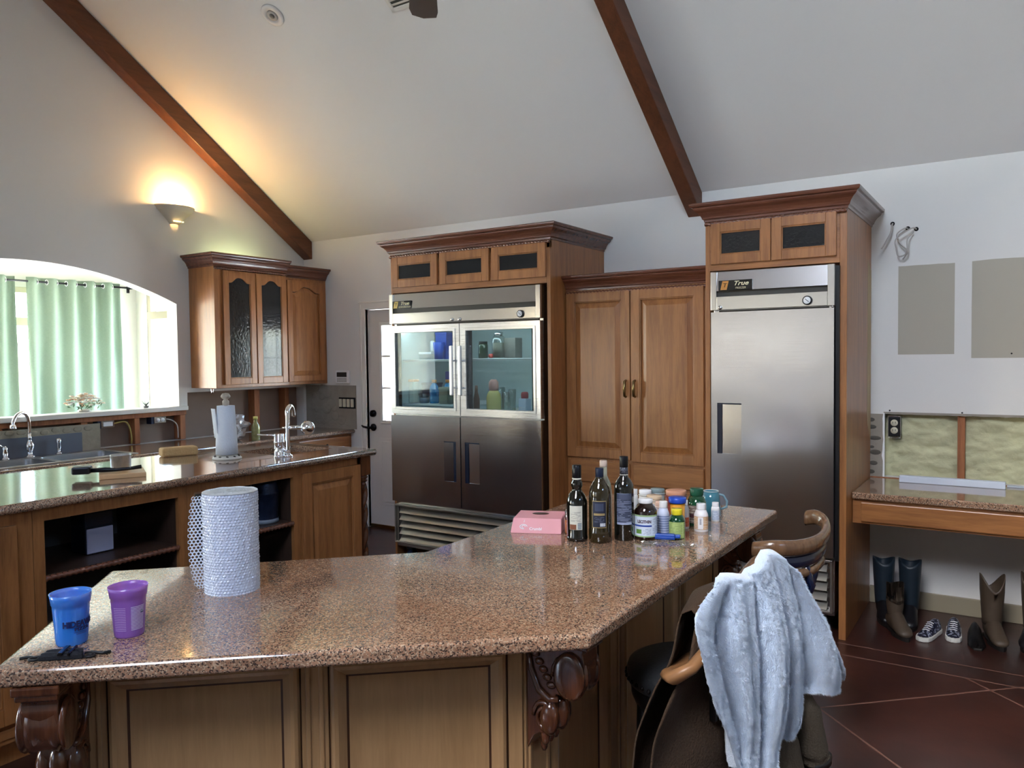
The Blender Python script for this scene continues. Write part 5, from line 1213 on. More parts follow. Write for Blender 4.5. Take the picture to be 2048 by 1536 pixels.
for iz in range(NZ+1):
    z = H_*iz/NZ; ring = []
    for k in range(NA):
        a = 2*PI*k/NA; xx = a*R; best = 1
        r0_ = int(z/rowh)
        for rr_ in (r0_, r0_+1):
            o_ = .5*per if rr_ % 2 else 0; cx_ = round((xx-o_)/per)*per+o_; best = min(best, math.hypot(xx-cx_, z-rr_*rowh))
        bmp = .0030*math.sqrt(max(0, 1-(best/.0043)**2)); rad = R-.001+bmp*(.6+.8*noise.noise(Vector((a*9, z*60, 7))))+.0018*noise.noise(Vector((a*3, z*12, 2)))
        ring.append((rad*math.cos(a), rad*math.sin(a), z))
    rs.append(ring)
mb.rings(rs, caps=False); mb.build('outer_layer', M['bubble'], t)
mb = MB(); pr = []
n = 15
for i in range(n):
    r0 = R*(1-i/n*.9); r1 = R*(1-(i+.6)/n*.9); pr += [(r0, H_-.001+random.uniform(-.002, .003)), (r1, H_-.004-.012*(i/n))]
mb.rings([[(r*math.cos(a), r*math.sin(a), z+.0015*noise.noise(Vector((a*3, r*90, 0)))) for a in [2*PI*k/64 for k in range(64)]] for r, z in pr], caps=False)
mb.build('rolled_end', plain('bubble_end', srgb(214, 216, 210), .4, bump=.5, bscale=60), t)
# hanging flap: honeycomb of bubbles
fl_ = MB(); a0 = math.radians(180+20)
tang0 = Vector((-.837, -.547, 0)); st_ = Vector((-.837, -.547, 0))*R
cs_, rows = 5, 27
hexr = .0062
def flap_pt(u, z):   # u: metres away from the roll
    bulge = .012*max(0, math.sin(PI*min(1, z/H_)))**.6
    return st_*.98+tang0*(u*(.55+.45*max(0, math.sin(PI*min(1, max(0, z/H_))))**.5))+Vector((.547, -.837, 0))*(-.014+u*.35+bulge)+Vector((0, 0, z))
dx = hexr*math.sqrt(3)
for i in range(cs_):
    for j in range(int(H_/(hexr*1.5))-1):
        cx = (i+(.5 if j % 2 else 0))*dx-.006; cz = .006+hexr*1.5*j
        pts = [(cx+hexr*math.sin(PI/3*k), cz+hexr*math.cos(PI/3*k)) for k in range(6)]; inn = [(cx+hexr*.66*math.sin(PI/3*k), cz+hexr*.66*math.cos(PI/3*k)) for k in range(6)]
        a = [fl_.bm.verts.new(flap_pt(x, z)) for x, z in pts]; b = [fl_.bm.verts.new(flap_pt(x, z)) for x, z in inn]
        for k in range(6): fl_.bm.faces.new([a[k], a[(k+1) % 6], b[(k+1) % 6], b[k]])
bmesh.ops.remove_doubles(fl_.bm, verts=fl_.bm.verts, dist=2e-4)
o = fl_.build('loose_flap', plain('bubble_net', srgb(222, 228, 238), .2, coat=.6), t); sm = o.modifiers.new('thick', 'SOLIDIFY'); sm.thickness = .0016
mb = MB(); mb.grid([[flap_pt(u*.052/5-.006, z*H_/12*.985+.002) for u in range(6)] for z in range(13)]); mb.build('flap_film', M['bagplastic'], o)

# plastic cups
def cup(x, y, c, label, rz):
    t = thing('stadium_cup', label, 'cup', (x, y, BT), rz); m = plain('cup_'+label[:6].strip(), c, .22, coat=.3); 
    m.node_tree.nodes['Principled BSDF'].inputs['Transmission Weight'].default_value = .35; m.node_tree.nodes['Principled BSDF'].inputs['Subsurface Weight'].default_value = .2
    mb = MB(); h = .125; seg = 72; rs = []
    prof = [(.030, 0), (.0335, 0), (.035, .004), (.0355, .012), (.0408, .088), (.0416, .098), (.0436, .100), (.0452, .115), (.0470, h), (.0458, h), (.0440, .115), (.0422, .101), (.0402, .098), (.0335, .012), (.030, .006)]
    for i, (r, z) in enumerate(prof):
        fl = .0005 if .01 < z < .085 and i < 7 else 0
        rs.append([((r+fl*math.cos(24*a))*math.cos(a), (r+fl*math.cos(24*a))*math.sin(a), z) for a in [2*PI*k/seg for k in range(seg)]])
    mb.rings(rs); mb.build('cup_wall', m, t); return t
t = cup(-1.950, .993, srgb(58, 146, 240), 'blue translucent plastic cup with dark lettering at the left end of the bar', facing(-1.95, .993))
ik = plain('cup_print', srgb(20, 34, 84), .5)
text('cup_lettering', 'HIDEAWAY', .020, ik, t, Matrix.Translation((0, 0, .054)) @ Matrix.Rotation(.62, 4, 'Z'), bend=.0404, bold=.0009, wx=.86)
text('cup_lettering', 'PIZZA', .011, ik, t, Matrix.Translation((0, 0, .041)) @ Matrix.Rotation(.62, 4, 'Z'), bend=.0396, bold=.0005, wx=1.25)
for z, a, b in ((.033, .12, 1.15), (.029, .25, 1.0)): patchmesh(t, 'printed_line', ik, .0386, a, b, z, z+.0012)
t = cup(-1.882, 1.100, srgb(170, 110, 206), 'purple translucent plastic cup with white printed lines at the left end of the bar', facing(-1.882, 1.1))
for k in range(14):
    z = .020+k*.0044; patchmesh(t, 'printed_line', plain('lilac_line', srgb(186, 150, 206), .5) if k == 0 else bpy.data.materials['lilac_line'], .0362+.0675*(z-.012), -.95, -.18, z, z+.0015)
for k in range(17):
    z = .020+k*.0036; patchmesh(t, 'printed_line', plain('white_line', srgb(214, 206, 230), .5) if k == 0 else bpy.data.materials['white_line'], .0362+.0675*(z-.012), .12, .98, z, z+.0014)
patchmesh(t, 'printed_mark', ik, .0395, .72, .95, .060, .067)
# black strap bundle
t = thing('strap_bundle', 'bundle of black webbing straps lying before the blue cup', 'strap', (-1.868, .932, BT), math.radians(42)); mb = MB()
for k in range(5): mb.box(-.048+.002*k, -.022+.009*k, .0005+.0005*k, .048-.003*k, -.014+.009*k, .014+.002*(k % 2), .003)
mb.build('folded_webbing', plain('webbing', srgb(14, 16, 24), .6, bump=.4, bscale=300), t)
mb = MB(); mb.tube([(.045, .0, .006), (.065, .006, .005), (.085, .0, .004), (.10, .008, .004)], .004, 6); mb.tube([(-.045, .0, .006), (-.062, -.006, .005), (-.08, .004, .004), (-.095, -.003, .004)], .004, 6)
for s in (-1, 1):
    mb.tube([(s*.06+math.cos(a)*.011, -.012+math.sin(a)*.008, .004) for a in [2*PI*k/14 for k in range(14)]], .003, 6, loop=True)
mb.build('cord_ends', M['black'], t)
mb = MB(); mb.box(-.006, -.026, .012, .006, .026, .019, .002); mb.box(.016, -.026, .010, .022, .026, .019, .002); mb.build('buckle', M['blackg'], t)

# ---- things on the middle island
t = thing('paper_towel_holder', 'white paper towel roll on a carved cream stand on the middle island', 'paper towel', (-3.745, 2.79, AT))
mb = MB(); mb.lathe([(0, 0), (.078, 0), (.080, .006), (.072, .014), (.05, .022), (.03, .026), (0, .026)], seg=30); b_ = mb.build('stand_base', plain('stand_cream', srgb(206, 200, 186), .5), t)
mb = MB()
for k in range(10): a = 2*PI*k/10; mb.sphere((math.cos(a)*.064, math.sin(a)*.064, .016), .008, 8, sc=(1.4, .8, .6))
mb.build('base_carving', plain('stand_brown', srgb(70, 60, 50), .6), b_)  # beads in a darker brown than the cream base
mb = MB(); mb.cyl((0, 0, .02), (0, 0, .325), .008, seg=10); mb.lathe([(.008, .30), (.018, .305), (.018, .325), (.010, .335), (.024, .345), (.026, .353), (.018, .368), (0, .372)], seg=20); mb.build('finial', plain('finial_cream', srgb(176, 164, 146), .5, vary=.4, vscale=60), t)
mb = MB(); rs = []
for z, k in ((.027, 1.0), (.10, .96), (.2, .88), (.30, .80)): rs.append([((.060*k+.0008*math.sin(5*a))*math.cos(a), (.060*k)*math.sin(a), z) for a in [2*PI*i/40 for i in range(40)]])
mb.rings(rs); rl = mb.build('paper_roll', plain('paper_white', srgb(214, 220, 228), .9, bump=.3, bscale=120), t)
dl = Vector((-.837, -.547, 0)); nn = Vector((.547, -.837, 0))
mb = MB(); mb.grid([[dl*(.03+.012*j+(z-.16)*.10)+nn*(.046-.012*j)+Vector((0, 0, z)) for j in range(4)] for z in (.12, .17, .22, .27, .285)]); o = mb.build('loose_sheet', bpy.data.materials['paper_white'], rl); o.modifiers.new('t', 'SOLIDIFY').thickness = .002
t = thing('sponge_block', 'tan foam block on the middle island before the outlets', 'sponge', (-4.13, 2.745, AT), math.radians(72)); mb = MB(); mb.box(-.10, -.045, 0, .10, .045, .052, .012, seg=3); mb.build('foam', plain('tan_foam', srgb(196, 160, 108), .85, bump=.4, bscale=120), t)
t = thing('cutting_board', 'small pale wooden board lying on the middle island', 'cutting board', (-3.675, 2.135, AT), math.radians(62)); mb = MB(); mb.box(-.10, -.115, 0, .10, .10, .022, .003); mb.build('board', M['pine'], t)
t = thing('steel_pot', 'small grey metal pot standing on the pale wooden board', 'pot', (-3.735, 2.165, AT+.0225)); mb = MB(); mb.lathe([(0, 0), (.044, 0), (.046, .004), (.047, .068), (.049, .070), (.049, .073), (.045, .072), (.043, .006), (0, .005)], seg=32); mb.build('pot_wall', plain('worn_steel', (.62, .64, .67, 1), .38, 1, bump=.4, bscale=60, vary=.25, vscale=40), t)
t = thing('kitchen_tongs', 'black plastic scoop lying across the wooden board before the pot', 'utensil', (-3.66, 2.10, AT+.023), math.radians(50)); mb = MB(); mb.tube([(-.115, .0, .012), (-.05, .004, .012), (.0, .0, .010), (.06, -.004, .014), (.11, .0, .020)], [.010, .012, .008, .008, .010], 8); mb.build('handle', M['black'], t)
mb = MB(); mb.box(-.19, -.035, -.002, -.11, .035, .034, .008); mb.build('blade', M['black'], t)
# bar faucet by the prep sink
t = thing('bar_faucet', 'tall chrome faucet with a round spray head at the prep sink', 'faucet', (-3.556, 3.00, AT))
mb = MB(); mb.lathe([(0, 0), (.030, 0), (.030, .004), (.027, .006), (.027, .078), (.0285, .080), (.0285, .088), (.027, .090), (.027, .128), (.024, .131), (0, .131)]); mb.build('valve_body', M['chrome'], t)
mb = MB(); mb.tube([(-.02, -.015, .122), (-.06, -.045, .124), (-.10, -.07, .128)], [.006, .005, .004], 8); mb.build('lever', M['chrome'], t)
rz_ = Vector((-.1, .16, 0)); side = Vector((.837, .547, 0))
mb = MB(); mb.lathe([(0, 0), (.024, 0), (.024, .006), (.014, .012), (.012, .02)], (side*.05)[:], 18)
b0 = side*.05; bk = Vector((-.547, .837, 0))
mb2, _ = faucet_neck(t, [b0+Vector((0, 0, .01)), b0+Vector((0, 0, .22)), b0+bk*.01+Vector((0, 0, .265)), b0+bk*.05+Vector((0, 0, .285)), b0+bk*.10+Vector((0, 0, .27)), b0+bk*.125+Vector((0, 0, .22))], .0125); mb2.build('spout', M['chrome'], t)
mb.tube([b0*.4+Vector((0, 0, .05)), b0*1.0+Vector((0, 0, .02))], .012, 10); mb.build('riser_base', M['chrome'], t)
mb = MB(); mb.tube([b0+Vector((0, 0, .165)), b0+side*.085+Vector((0, 0, .165))], [.012, .012], 12); mb.sphere((b0+side*.115+Vector((0, 0, .163)))[:], .040, 22); mb.tube([b0-side*.03+Vector((0, 0, .166)), b0+Vector((0, 0, .166))], [.004, .006], 8); mb.build('spray_head', M['chrome'], t)
# box on the shelf, bucket in the bay
t = thing('container_canister', 'white-fronted box with a black lid on the rope-edged shelf', 'canister', (-3.555, 1.95, .7355), PI/2); mb = MB(); mb.box(-.065, -.0, 0, .065, .13, .15, .006); mb.box(-.068, -.002, .118, .068, .132, .195, .010); mb.box(-.05, .02, .195, .05, .11, .21, .006); mb.build('body', plain('canister_dark', srgb(30, 34, 46), .3), t)
mb = MB(); mb.box(-.062, -.006, .004, .062, .001, .118, .004); mb.build('front_panel', plain('canister_white', srgb(176, 182, 214), .4), t)
t = thing('metal_bucket', 'dark blotchy metal bucket with a tilted handle in the far island bay', 'bucket', (-3.495, 2.838, .7205)); bm1 = plain('bucket_metal', srgb(30, 40, 62), .3, .5, bump=.4, bscale=30, vary=.6, vscale=22)
mb = MB(); mb.lathe([(0, 0), (.070, 0), (.072, .01), (.070, .02), (.078, .155), (.082, .165), (.078, .17), (.070, .205), (.066, .245), (.0, .25)], seg=32); mb.build('bucket_wall', bm1, t)
mb = MB(); mb.lathe([(.071, .0), (.0745, .0), (.0745, .022), (.071, .022), (.071, .0)], seg=32, caps=False); mb.build('salt_ring', plain('salty_ring', srgb(120, 128, 138), .7, vary=.4, vscale=30), t)
mb = MB(); mb.tube([(.03, -.078, .10), (.06, -.035, .20), (.055, .02, .25), (.03, .072, .13)], .003, 6); mb.build('handle', M['black'], t)
# bottle and bag by the backsplash
t = thing('glass_bottle', 'small patterned glass bottle with a yellow cap below the upper cabinets', 'bottle', (-5.46, 4.36, CT)); mb = MB(); mb.lathe([(0, 0), (.033, 0), (.036, .005), (.036, .11), (.030, .13), (.017, .148), (.015, .18), (0, .18)]); mb.build('body', plain('floral_glass', srgb(150, 146, 96), .1, coat=.6, vary=.6, vscale=38), t)
mb = MB(); mb.lathe([(0, .176), (.019, .176), (.019, .2), (0, .202)]); mb.build('cap', plain('yellow_cap2', srgb(206, 196, 110), .4), t)
crumple('plastic_sack', (-5.58, 4.20, CT), .105, 'crumpled grey plastic sack beside the paper towels, under the upper cabinets', 'sack', plain('sack_film', srgb(168, 160, 156), .22, coat=.8, bump=.8, bscale=18), (1, 1.25, 1.0), .4, 6)

# flowers and little plant on the arch ledge
t = thing('flower_bouquet', 'bouquet of cream and orange flowers on the ledge behind the arch', 'flowers', (-6.13, 3.27, SILL+.0005))
mb = MB(); mb.lathe([(0, 0), (.035, 0), (.045, .012), (.03, .02), (0, .02)]); mb.build('low_vase', plain('vase_cream', srgb(210, 204, 190), .5), t)
fm = [plain('petal_cream', srgb(250, 242, 220), .7), plain('petal_orange', srgb(240, 200, 164), .7), plain('petal_white', srgb(250, 250, 246), .7)]
for k in range(75):
    a = random.uniform(0, 2*PI); r = random.uniform(0, .13); y = math.cos(a)*r*1.25; x = math.sin(a)*r*.35; z = .03+.13*(1-(r/.145)**2)*random.uniform(.5, 1)
    mb = MB(); c = Vector((x, y, z))
    for p in range(6):
        b = 2*PI*p/6; mb.sphere((c+Vector((math.cos(b)*.009, math.sin(b)*.009, random.uniform(-.002, .003))))[:], .0105, 6, sc=(1, 1, .5))
    mb.build('flower', fm[(0, 2, 0, 1)[k % 4]], t)
mb = MB()
for k in range(40):
    a = random.uniform(0, 2*PI); r = random.uniform(.03, .125); z = .02+random.uniform(0, .07); c = Vector((math.sin(a)*r*.35, math.cos(a)*r*1.2, z)); d = Vector((random.uniform(-.3, .3), random.uniform(-1, 1), random.uniform(.1, 1))).normalized()*.02; s = d.cross(Vector((1, 0, 0))).normalized()*.005
    mb.face([c-d, c+s, c+d, c-s])
mb.build('leaves', plain('leaf_green', srgb(92, 116, 80), .6), t)
t = thing('potted_succulent', 'tiny spiky grey-green plant on the ledge at the right of the arch', 'plant', (-6.12, 3.78, SILL+.0005)); mb = MB(); mb.lathe([(0, 0), (.018, 0), (.024, .016), (.02, .018), (0, .018)]); mb.build('pot', plain('pot_grey', srgb(120, 124, 124), .6), t)
mb = MB()
for k in range(16): a = 2*PI*k/16; mb.tube([(0, 0, .016), (math.cos(a)*.012, math.sin(a)*.018, .035), (math.cos(a)*.018, math.sin(a)*.04, .045+.012*(k % 3))], [.003, .002, .0006], 5)
mb.build('leaves', plain('succulent', srgb(96, 116, 110), .6), t)

# ---- desk at the right
DT = .815
mb = MB(); mb.box(-.811, 4.80, DT-.038, 1.5, YW-.022, DT, .008, seg=3); tag(mb.build('stone_countertop', M['granite']), 'granite desk top right of the freezer tower', 'countertop')
mb = MB(); mb.box(-.811, YW-.021, DT-.03, 1.5, YW-.001, DT+.004, .002); tag(mb.build('wood_ledger', M['stud']), 'thin wood strip between the granite desk top and the open wall', 'wood strip')
t = thing('desk_frame', 'honey wood desk base with a long drawer under the granite desk top', 'desk', (.34, 4.83, 0)); mb = MB(); mb.box(-1.15, 0, .635, 1.16, .02, DT-.039); mb.box(-1.15, .02, .64, -1.13, .63, DT-.039); mb.box(.10, .0, 0, 1.16, .63, .634); mb.build('frame', M['honey_h'], t)  # unseen pedestal end added to block light under the desk
cab_door(t, -1.105, .648, 1.95, .112, kind='slab', name='drawer')
mb = MB(); mb.box(-.625, 5.305, DT+.0003, -.07, 5.35, DT+.042, .004); tag(mb.build('plastic_trim', plain('trim_plastic', srgb(206, 214, 226), .4)), 'loose white channel trim lying on the granite desk top', 'trim piece')
mb = MB(); mb.box(-.065, 5.40, DT+.0003, .9, 5.425, DT+.012, .002); tag(mb.build('plastic_trim', plain('trim_thin', srgb(190, 198, 206), .4)), 'thin white strip at the back right edge of the desk', 'trim piece')
t = thing('wall_outlet', 'black-framed duplex outlet in the opened wall above the desk', 'outlet', (-.672, YW-.010, 1.08)); mb = MB(); mb.box(-.034, 0, 0, .034, .09, .125, .004); mb.build('wall_box', M['black'], t)
mb = MB(); mb.box(-.037, -.004, -.006, -.033, .0, .132, .001); mb.box(.033, -.004, -.006, .037, 0, .132, .001); mb.box(-.037, -.004, -.008, .037, 0, -.004, .001); mb.box(-.037, -.004, .128, .037, 0, .132, .001); mb.build('metal_bracket', M['steel'], t)
mb = MB()
for z in (.04, .088):
    mb.lathe([(0, 0), (.021, 0), (.021, .006), (0, .008)], (0, 0, z), 18, M=Matrix.Rotation(PI/2, 4, 'X')); mb.box(-.009, -.0095, z-.004, -.006, -.006, z+.008, 0, 1); mb.box(.005, -.0095, z-.004, .008, -.006, z+.008, 0, 1)
mb.build('receptacle', [plain('outlet_ivory', srgb(206, 200, 176), .4), M['black']], t)
wg = 'cut wires hanging from the wall right of the tower'
wire('loose_wire', [(-.69, YW, 2.424), (-.69, YW-.03, 2.41), (-.695, YW-.045, 2.36), (-.73, YW-.06, 2.29), (-.745, YW-.065, 2.265)], .0055, M['wirew'], 'leftmost cut white wire poking from a hole in the wall, hanging alone', group=wg)
wire('loose_wire', [(-.603, YW, 2.385), (-.62, YW-.03, 2.385), (-.66, YW-.04, 2.35), (-.64, YW-.05, 2.29), (-.60, YW-.05, 2.24), (-.625, YW-.05, 2.19)], .0045, M['wirew'], 'middle cut white wire poking from the wall, looped with its neighbour', group=wg)
wire('loose_wire', [(-.556, YW, 2.378), (-.58, YW-.05, 2.378), (-.66, YW-.065, 2.32), (-.66, YW-.068, 2.26), (-.645, YW-.068, 2.21), (-.60, YW-.068, 2.23), (-.60, YW-.068, 2.31), (-.57, YW-.02, 2.35)], .0045, M['wirew'], 'rightmost cut wire loop poking from the wall', group=wg)
mb = MB()
for x, z in ((-.69, 2.424), (-.603, 2.387), (-.556, 2.378)): mb.cyl((x, YW-.002, z), (x, YW+.001, z), .013, seg=14)
struct(mb.build('wall_back_wire_holes', M['dark']))

# ---- boots and shoes under the desk
def boot(x, y, rz, h, shaft_m, foot_m, label, sr=.062, vcut=.03, lean=0, name='tall_boot', fl=.24, group=None, sc=1):
    t = thing(name, label, 'boot', (x, y, 0), rz, group)
    mb = MB(); rs = []; n = 28; S = []
    for k, z in enumerate([.09, .12, .16, .22, .28, h-.02, h]):
        rx = sr*(.72+.28*min(1, (z-.05)/(h-.08))); ry = sr*(1.15)*(.70+.30*min(1, (z-.05)/(h-.08)))
        S.append([(rx*math.cos(a), ry*math.sin(a)+lean*(z-.09), z+(vcut*(abs(math.cos(a))**1.5-.5) if z > h-.03 else 0)) for a in [2*PI*i/n for i in range(n)]])
    inner = [[(p[0]*.9, p[1]*.9, p[2]-.004) for p in S[-1]], [(p[0]*.85, p[1]*.85, p[2]-.08) for p in S[-1]]]
    mb.rings(S+inner, caps=True); mb.build('shaft', shaft_m, t)
    mb = MB(); rs = []   # foot lofted along -y (toe)
    L_f = fl
    for q, (w, hh, zc) in ((.10, (.028, .03, .06)), (.04, (.040, .055, .07)), (0, (.043, .065, .075)), (-.25, (.041, .06, .07)), (-.5, (.043, .04, .052)), (-.75, (.044, .028, .042)), (-.92, (.034, .02, .036)), (-1.0, (.015, .010, .032))):
        yy = q*L_f*.78 if q < 0 else q*.7
        rs.append([(w*math.cos(a), yy, zc+hh*math.sin(a)) for a in [2*PI*i/20 for i in range(20)]])
    mb.rings(rs); mb.build('foot', foot_m, t)
    mb = MB(); pts = []
    for i in range(26):
        a = 2*PI*i/26; yy = -.065*fl/.24+math.sin(a)*(.13*fl/.24); ww = .043*(1-.25*max(0, -math.sin(a))**3); pts.append((math.cos(a)*ww, yy, .012))
    mb.prism(pts, (0, 0, .012)); mb.box(-.03, .012, 0, .03, .062, .02, .003); mb.prism([(p[0], p[1], .0) for p in pts if p[1] < -.05], (0, 0, .013)); mb.build('sole', M['sole'], t)
    t.scale = (sc, sc, sc)
    return t
M['sole'] = plain('boot_sole', srgb(24, 20, 18), .6)
navyb = plain('boot_teal', srgb(26, 38, 48), .45, vary=.35, vscale=22); dkb = plain('boot_dark', srgb(18, 17, 21), .4, vary=.3, vscale=20); tanb = plain('boot_tan', srgb(74, 62, 50), .5, vary=.25, vscale=14)
boot(-.690, 5.17, .25, .36, navyb, dkb, 'dark tall boot with a teal shaft panel, left of the pair under the desk')
boot(-.545, 5.15, .1, .37, navyb, dkb, 'dark tall boot with a patterned teal shaft, right of the pair under the desk')
boot(-.60, 4.945, .5, .20, tanb, tanb, 'short tan scuffed boot standing before the two tall dark boots', sr=.046, vcut=.02, name='short_boot', fl=.22)
boot(-.125, 5.08, .3, .33, tanb, tanb, 'tan cowboy boot with pointed pull tabs under the right of the desk', vcut=.09, name='cowboy_boot')
boot(.07, 5.12, -.2, .35, tanb, dkb, 'second cowboy boot at the right edge under the desk', vcut=.09, name='cowboy_boot')
def sneaker(x, y, rz, label, group='patterned sneakers under the desk'):
    t = thing('sneaker', label, 'shoe', (x, y, 0), rz, group)
    def foot(zf):
        return [(.030, .08), (.038, .05), (.037, 0), (.041, -.06), (.042, -.11), (.034, -.145), (.012, -.162)]
    mb = MB(); P = foot(0); out = [(w, y) for w, y in P]+[(-w, y) for w, y in reversed(P)]; mb.prism([(a, b, 0) for a, b in out], (0, 0, .026), .005); mb.build('sole', plain('sneaker_sole', srgb(206, 206, 200), .6) if 'sneaker_sole' not in bpy.data.materials else bpy.data.materials['sneaker_sole'], t)
    mb = MB(); rs = []
    for w, y, h in ((.026, .078, .075), (.034, .05, .082), (.034, .0, .075), (.038, -.05, .055), (.038, -.10, .042), (.030, -.14, .034), (.010, -.155, .028)):
        rs.append([(w*math.cos(a), y, .02+max(0, h-.02)*math.sin(a)) for a in [PI*i/12 for i in range(13)]])
    mb.rings(rs, close=False); 
    mb.build('upper', M['snk'], t)
    mb = MB()
    for k in range(5): mb.tube([(-.018, -.02-.016*k, .074-.0065*k), (0, -.02-.016*k, .080-.0068*k), (.018, -.02-.016*k, .074-.0065*k)], .0025, 5)
    mb.build('laces', M['vwhite'], t); return t
M['snk'] = plain('sneaker_print', srgb(40, 44, 66), .6, vary=0)
def spk():
    m, nt, b = nm('sneaker_spots'); tc = N(nt, 'ShaderNodeTexCoord'); v = N(nt, 'ShaderNodeTexNoise', Scale=70.0, Detail=1.0); L(nt, tc.outputs['Object'], v.inputs['Vector']); r = N(nt, 'ShaderNodeValToRGB'); r.color_ramp.interpolation = 'CONSTANT'; r.color_ramp.elements[0].color = srgb(22, 24, 44); r.color_ramp.elements[1].position = .56; r.color_ramp.elements[1].color = srgb(150, 156, 176); L(nt, v.outputs['Fac'], r.inputs[0]); L(nt, r.outputs[0], b.inputs['Base Color']); return m
M['snk'] = spk()
sneaker(-.415, 4.99, -.25, 'navy patterned sneaker with a white sole, nearer the tall boots')
sneaker(-.31, 5.07, .05, 'navy patterned sneaker with a white sole, nearer the black shoe')
t = thing('black_shoe', 'low black shoe between the sneakers and the cowboy boots', 'shoe', (-.20, 5.02, 0), .1); mb = MB(); rs = []
for w, y, h in ((.026, .09, .07), (.036, .05, .07), (.036, .0, .06), (.040, -.06, .05), (.040, -.12, .045), (.028, -.16, .036), (.008, -.175, .03)): rs.append([(w*math.cos(a), y, .008+h*max(0, math.sin(a))) for a in [PI*i/12 for i in range(13)]])
mb.rings(rs, close=False); mb.build('upper', M['black'], t); mb = MB(); mb.prism([(.034, .09, 0), (.04, 0, 0), (.044, -.1, 0), (.02, -.178, 0), (-.02, -.178, 0), (-.044, -.1, 0), (-.04, 0, 0), (-.034, .09, 0)], (0, 0, .014), .003); mb.build('sole', M['sole'], t)
TW = [
  [ (-0.689, 2.028, 1.011), (-0.710, 1.935, 0.982), (-0.722, 1.885, 0.941), (-0.716, 1.911, 0.843), (-0.702, 1.972, 0.705), (-0.682, 2.058, 0.580), (-0.669, 2.113, 0.484) ],
  [ (-0.680, 2.065, 1.009), (-0.692, 2.016, 0.963), (-0.700, 1.980, 0.891), (-0.692, 2.015, 0.787), (-0.681, 2.063, 0.675), (-0.670, 2.108, 0.576), (-0.664, 2.134, 0.467) ],
  [ (-0.666, 2.128, 1.000), (-0.672, 2.102, 0.943), (-0.675, 2.089, 0.862), (-0.670, 2.109, 0.759), (-0.666, 2.127, 0.655), (-0.663, 2.139, 0.551), (-0.662, 2.144, 0.420) ],
  [ (-0.651, 2.193, 0.986), (-0.654, 2.180, 0.924), (-0.653, 2.185, 0.837), (-0.650, 2.198, 0.733), (-0.648, 2.206, 0.629), (-0.647, 2.212, 0.525), (-0.648, 2.206, 0.373) ],
  [ (-0.639, 2.242, 1.004), (-0.637, 2.254, 0.922), (-0.635, 2.262, 0.817), (-0.632, 2.276, 0.710), (-0.632, 2.276, 0.606), (-0.633, 2.270, 0.519), (-0.637, 2.253, 0.391) ],
  [ (-0.628, 2.290, 1.027), (-0.622, 2.319, 0.922), (-0.615, 2.349, 0.794), (-0.613, 2.358, 0.686), (-0.611, 2.364, 0.577), (-0.613, 2.358, 0.518), (-0.618, 2.334, 0.466) ],
  [ (-0.615, 2.348, 1.025), (-0.607, 2.382, 0.908), (-0.600, 2.412, 0.778), (-0.597, 2.425, 0.682), (-0.594, 2.441, 0.583), (-0.591, 2.450, 0.502), (-0.596, 2.432, 0.452) ],
  [ (-0.601, 2.409, 0.993), (-0.590, 2.456, 0.891), (-0.579, 2.504, 0.785), (-0.575, 2.521, 0.702), (-0.574, 2.528, 0.636), (-0.575, 2.521, 0.590), (-0.583, 2.489, 0.563) ],
  [ (-0.588, 2.465, 0.943), (-0.579, 2.504, 0.864), (-0.564, 2.571, 0.769), (-0.552, 2.623, 0.690), (-0.541, 2.669, 0.611), (-0.535, 2.695, 0.553), (-0.537, 2.688, 0.508) ],
  [ (-0.581, 2.494, 0.906), (-0.574, 2.527, 0.843), (-0.556, 2.605, 0.744), (-0.539, 2.676, 0.659), (-0.525, 2.739, 0.582), (-0.516, 2.777, 0.537), (-0.513, 2.792, 0.520) ],
]
CTC = [
  [ (-0.722, 2.042, 0.896), (-0.738, 1.970, 0.792), (-0.756, 1.892, 0.723), (-0.767, 1.844, 0.648), (-0.775, 1.811, 0.518) ],
  [ (-0.696, 2.154, 0.925), (-0.708, 2.103, 0.753), (-0.719, 2.053, 0.643), (-0.725, 2.028, 0.540), (-0.728, 2.015, 0.406) ],
  [ (-0.665, 2.289, 0.923), (-0.668, 2.275, 0.703), (-0.671, 2.261, 0.573), (-0.671, 2.261, 0.453), (-0.671, 2.260, 0.272) ],
  [ (-0.638, 2.406, 0.912), (-0.641, 2.391, 0.668), (-0.637, 2.407, 0.524), (-0.634, 2.422, 0.392), (-0.623, 2.469, 0.215) ],
  [ (-0.620, 2.484, 0.848), (-0.614, 2.507, 0.634), (-0.611, 2.520, 0.485), (-0.602, 2.560, 0.341), (-0.593, 2.601, 0.159) ],
]
def spline_grid(G, nu, nv):
    def cr(p, t):
        n = len(p)-1; x = min(t*n, n-1e-6); i = int(x); f = x-i
        a, b, c, d = p[max(i-1, 0)], p[i], p[i+1], p[min(i+2, n)]
        return .5*((2*b)+(c-a)*f+(2*a-5*b+4*c-d)*f*f+(3*b-a-3*c+d)*f**3)
    C = [[cr([Vector(q) for q in col], v/nv) for v in range(nv+1)] for col in G]
    return [[cr([C[k][v] for k in range(len(G))], u/nu) for u in range(nu+1)] for v in range(nv+1)]
TN = Vector((.9744, -.2249, 0))
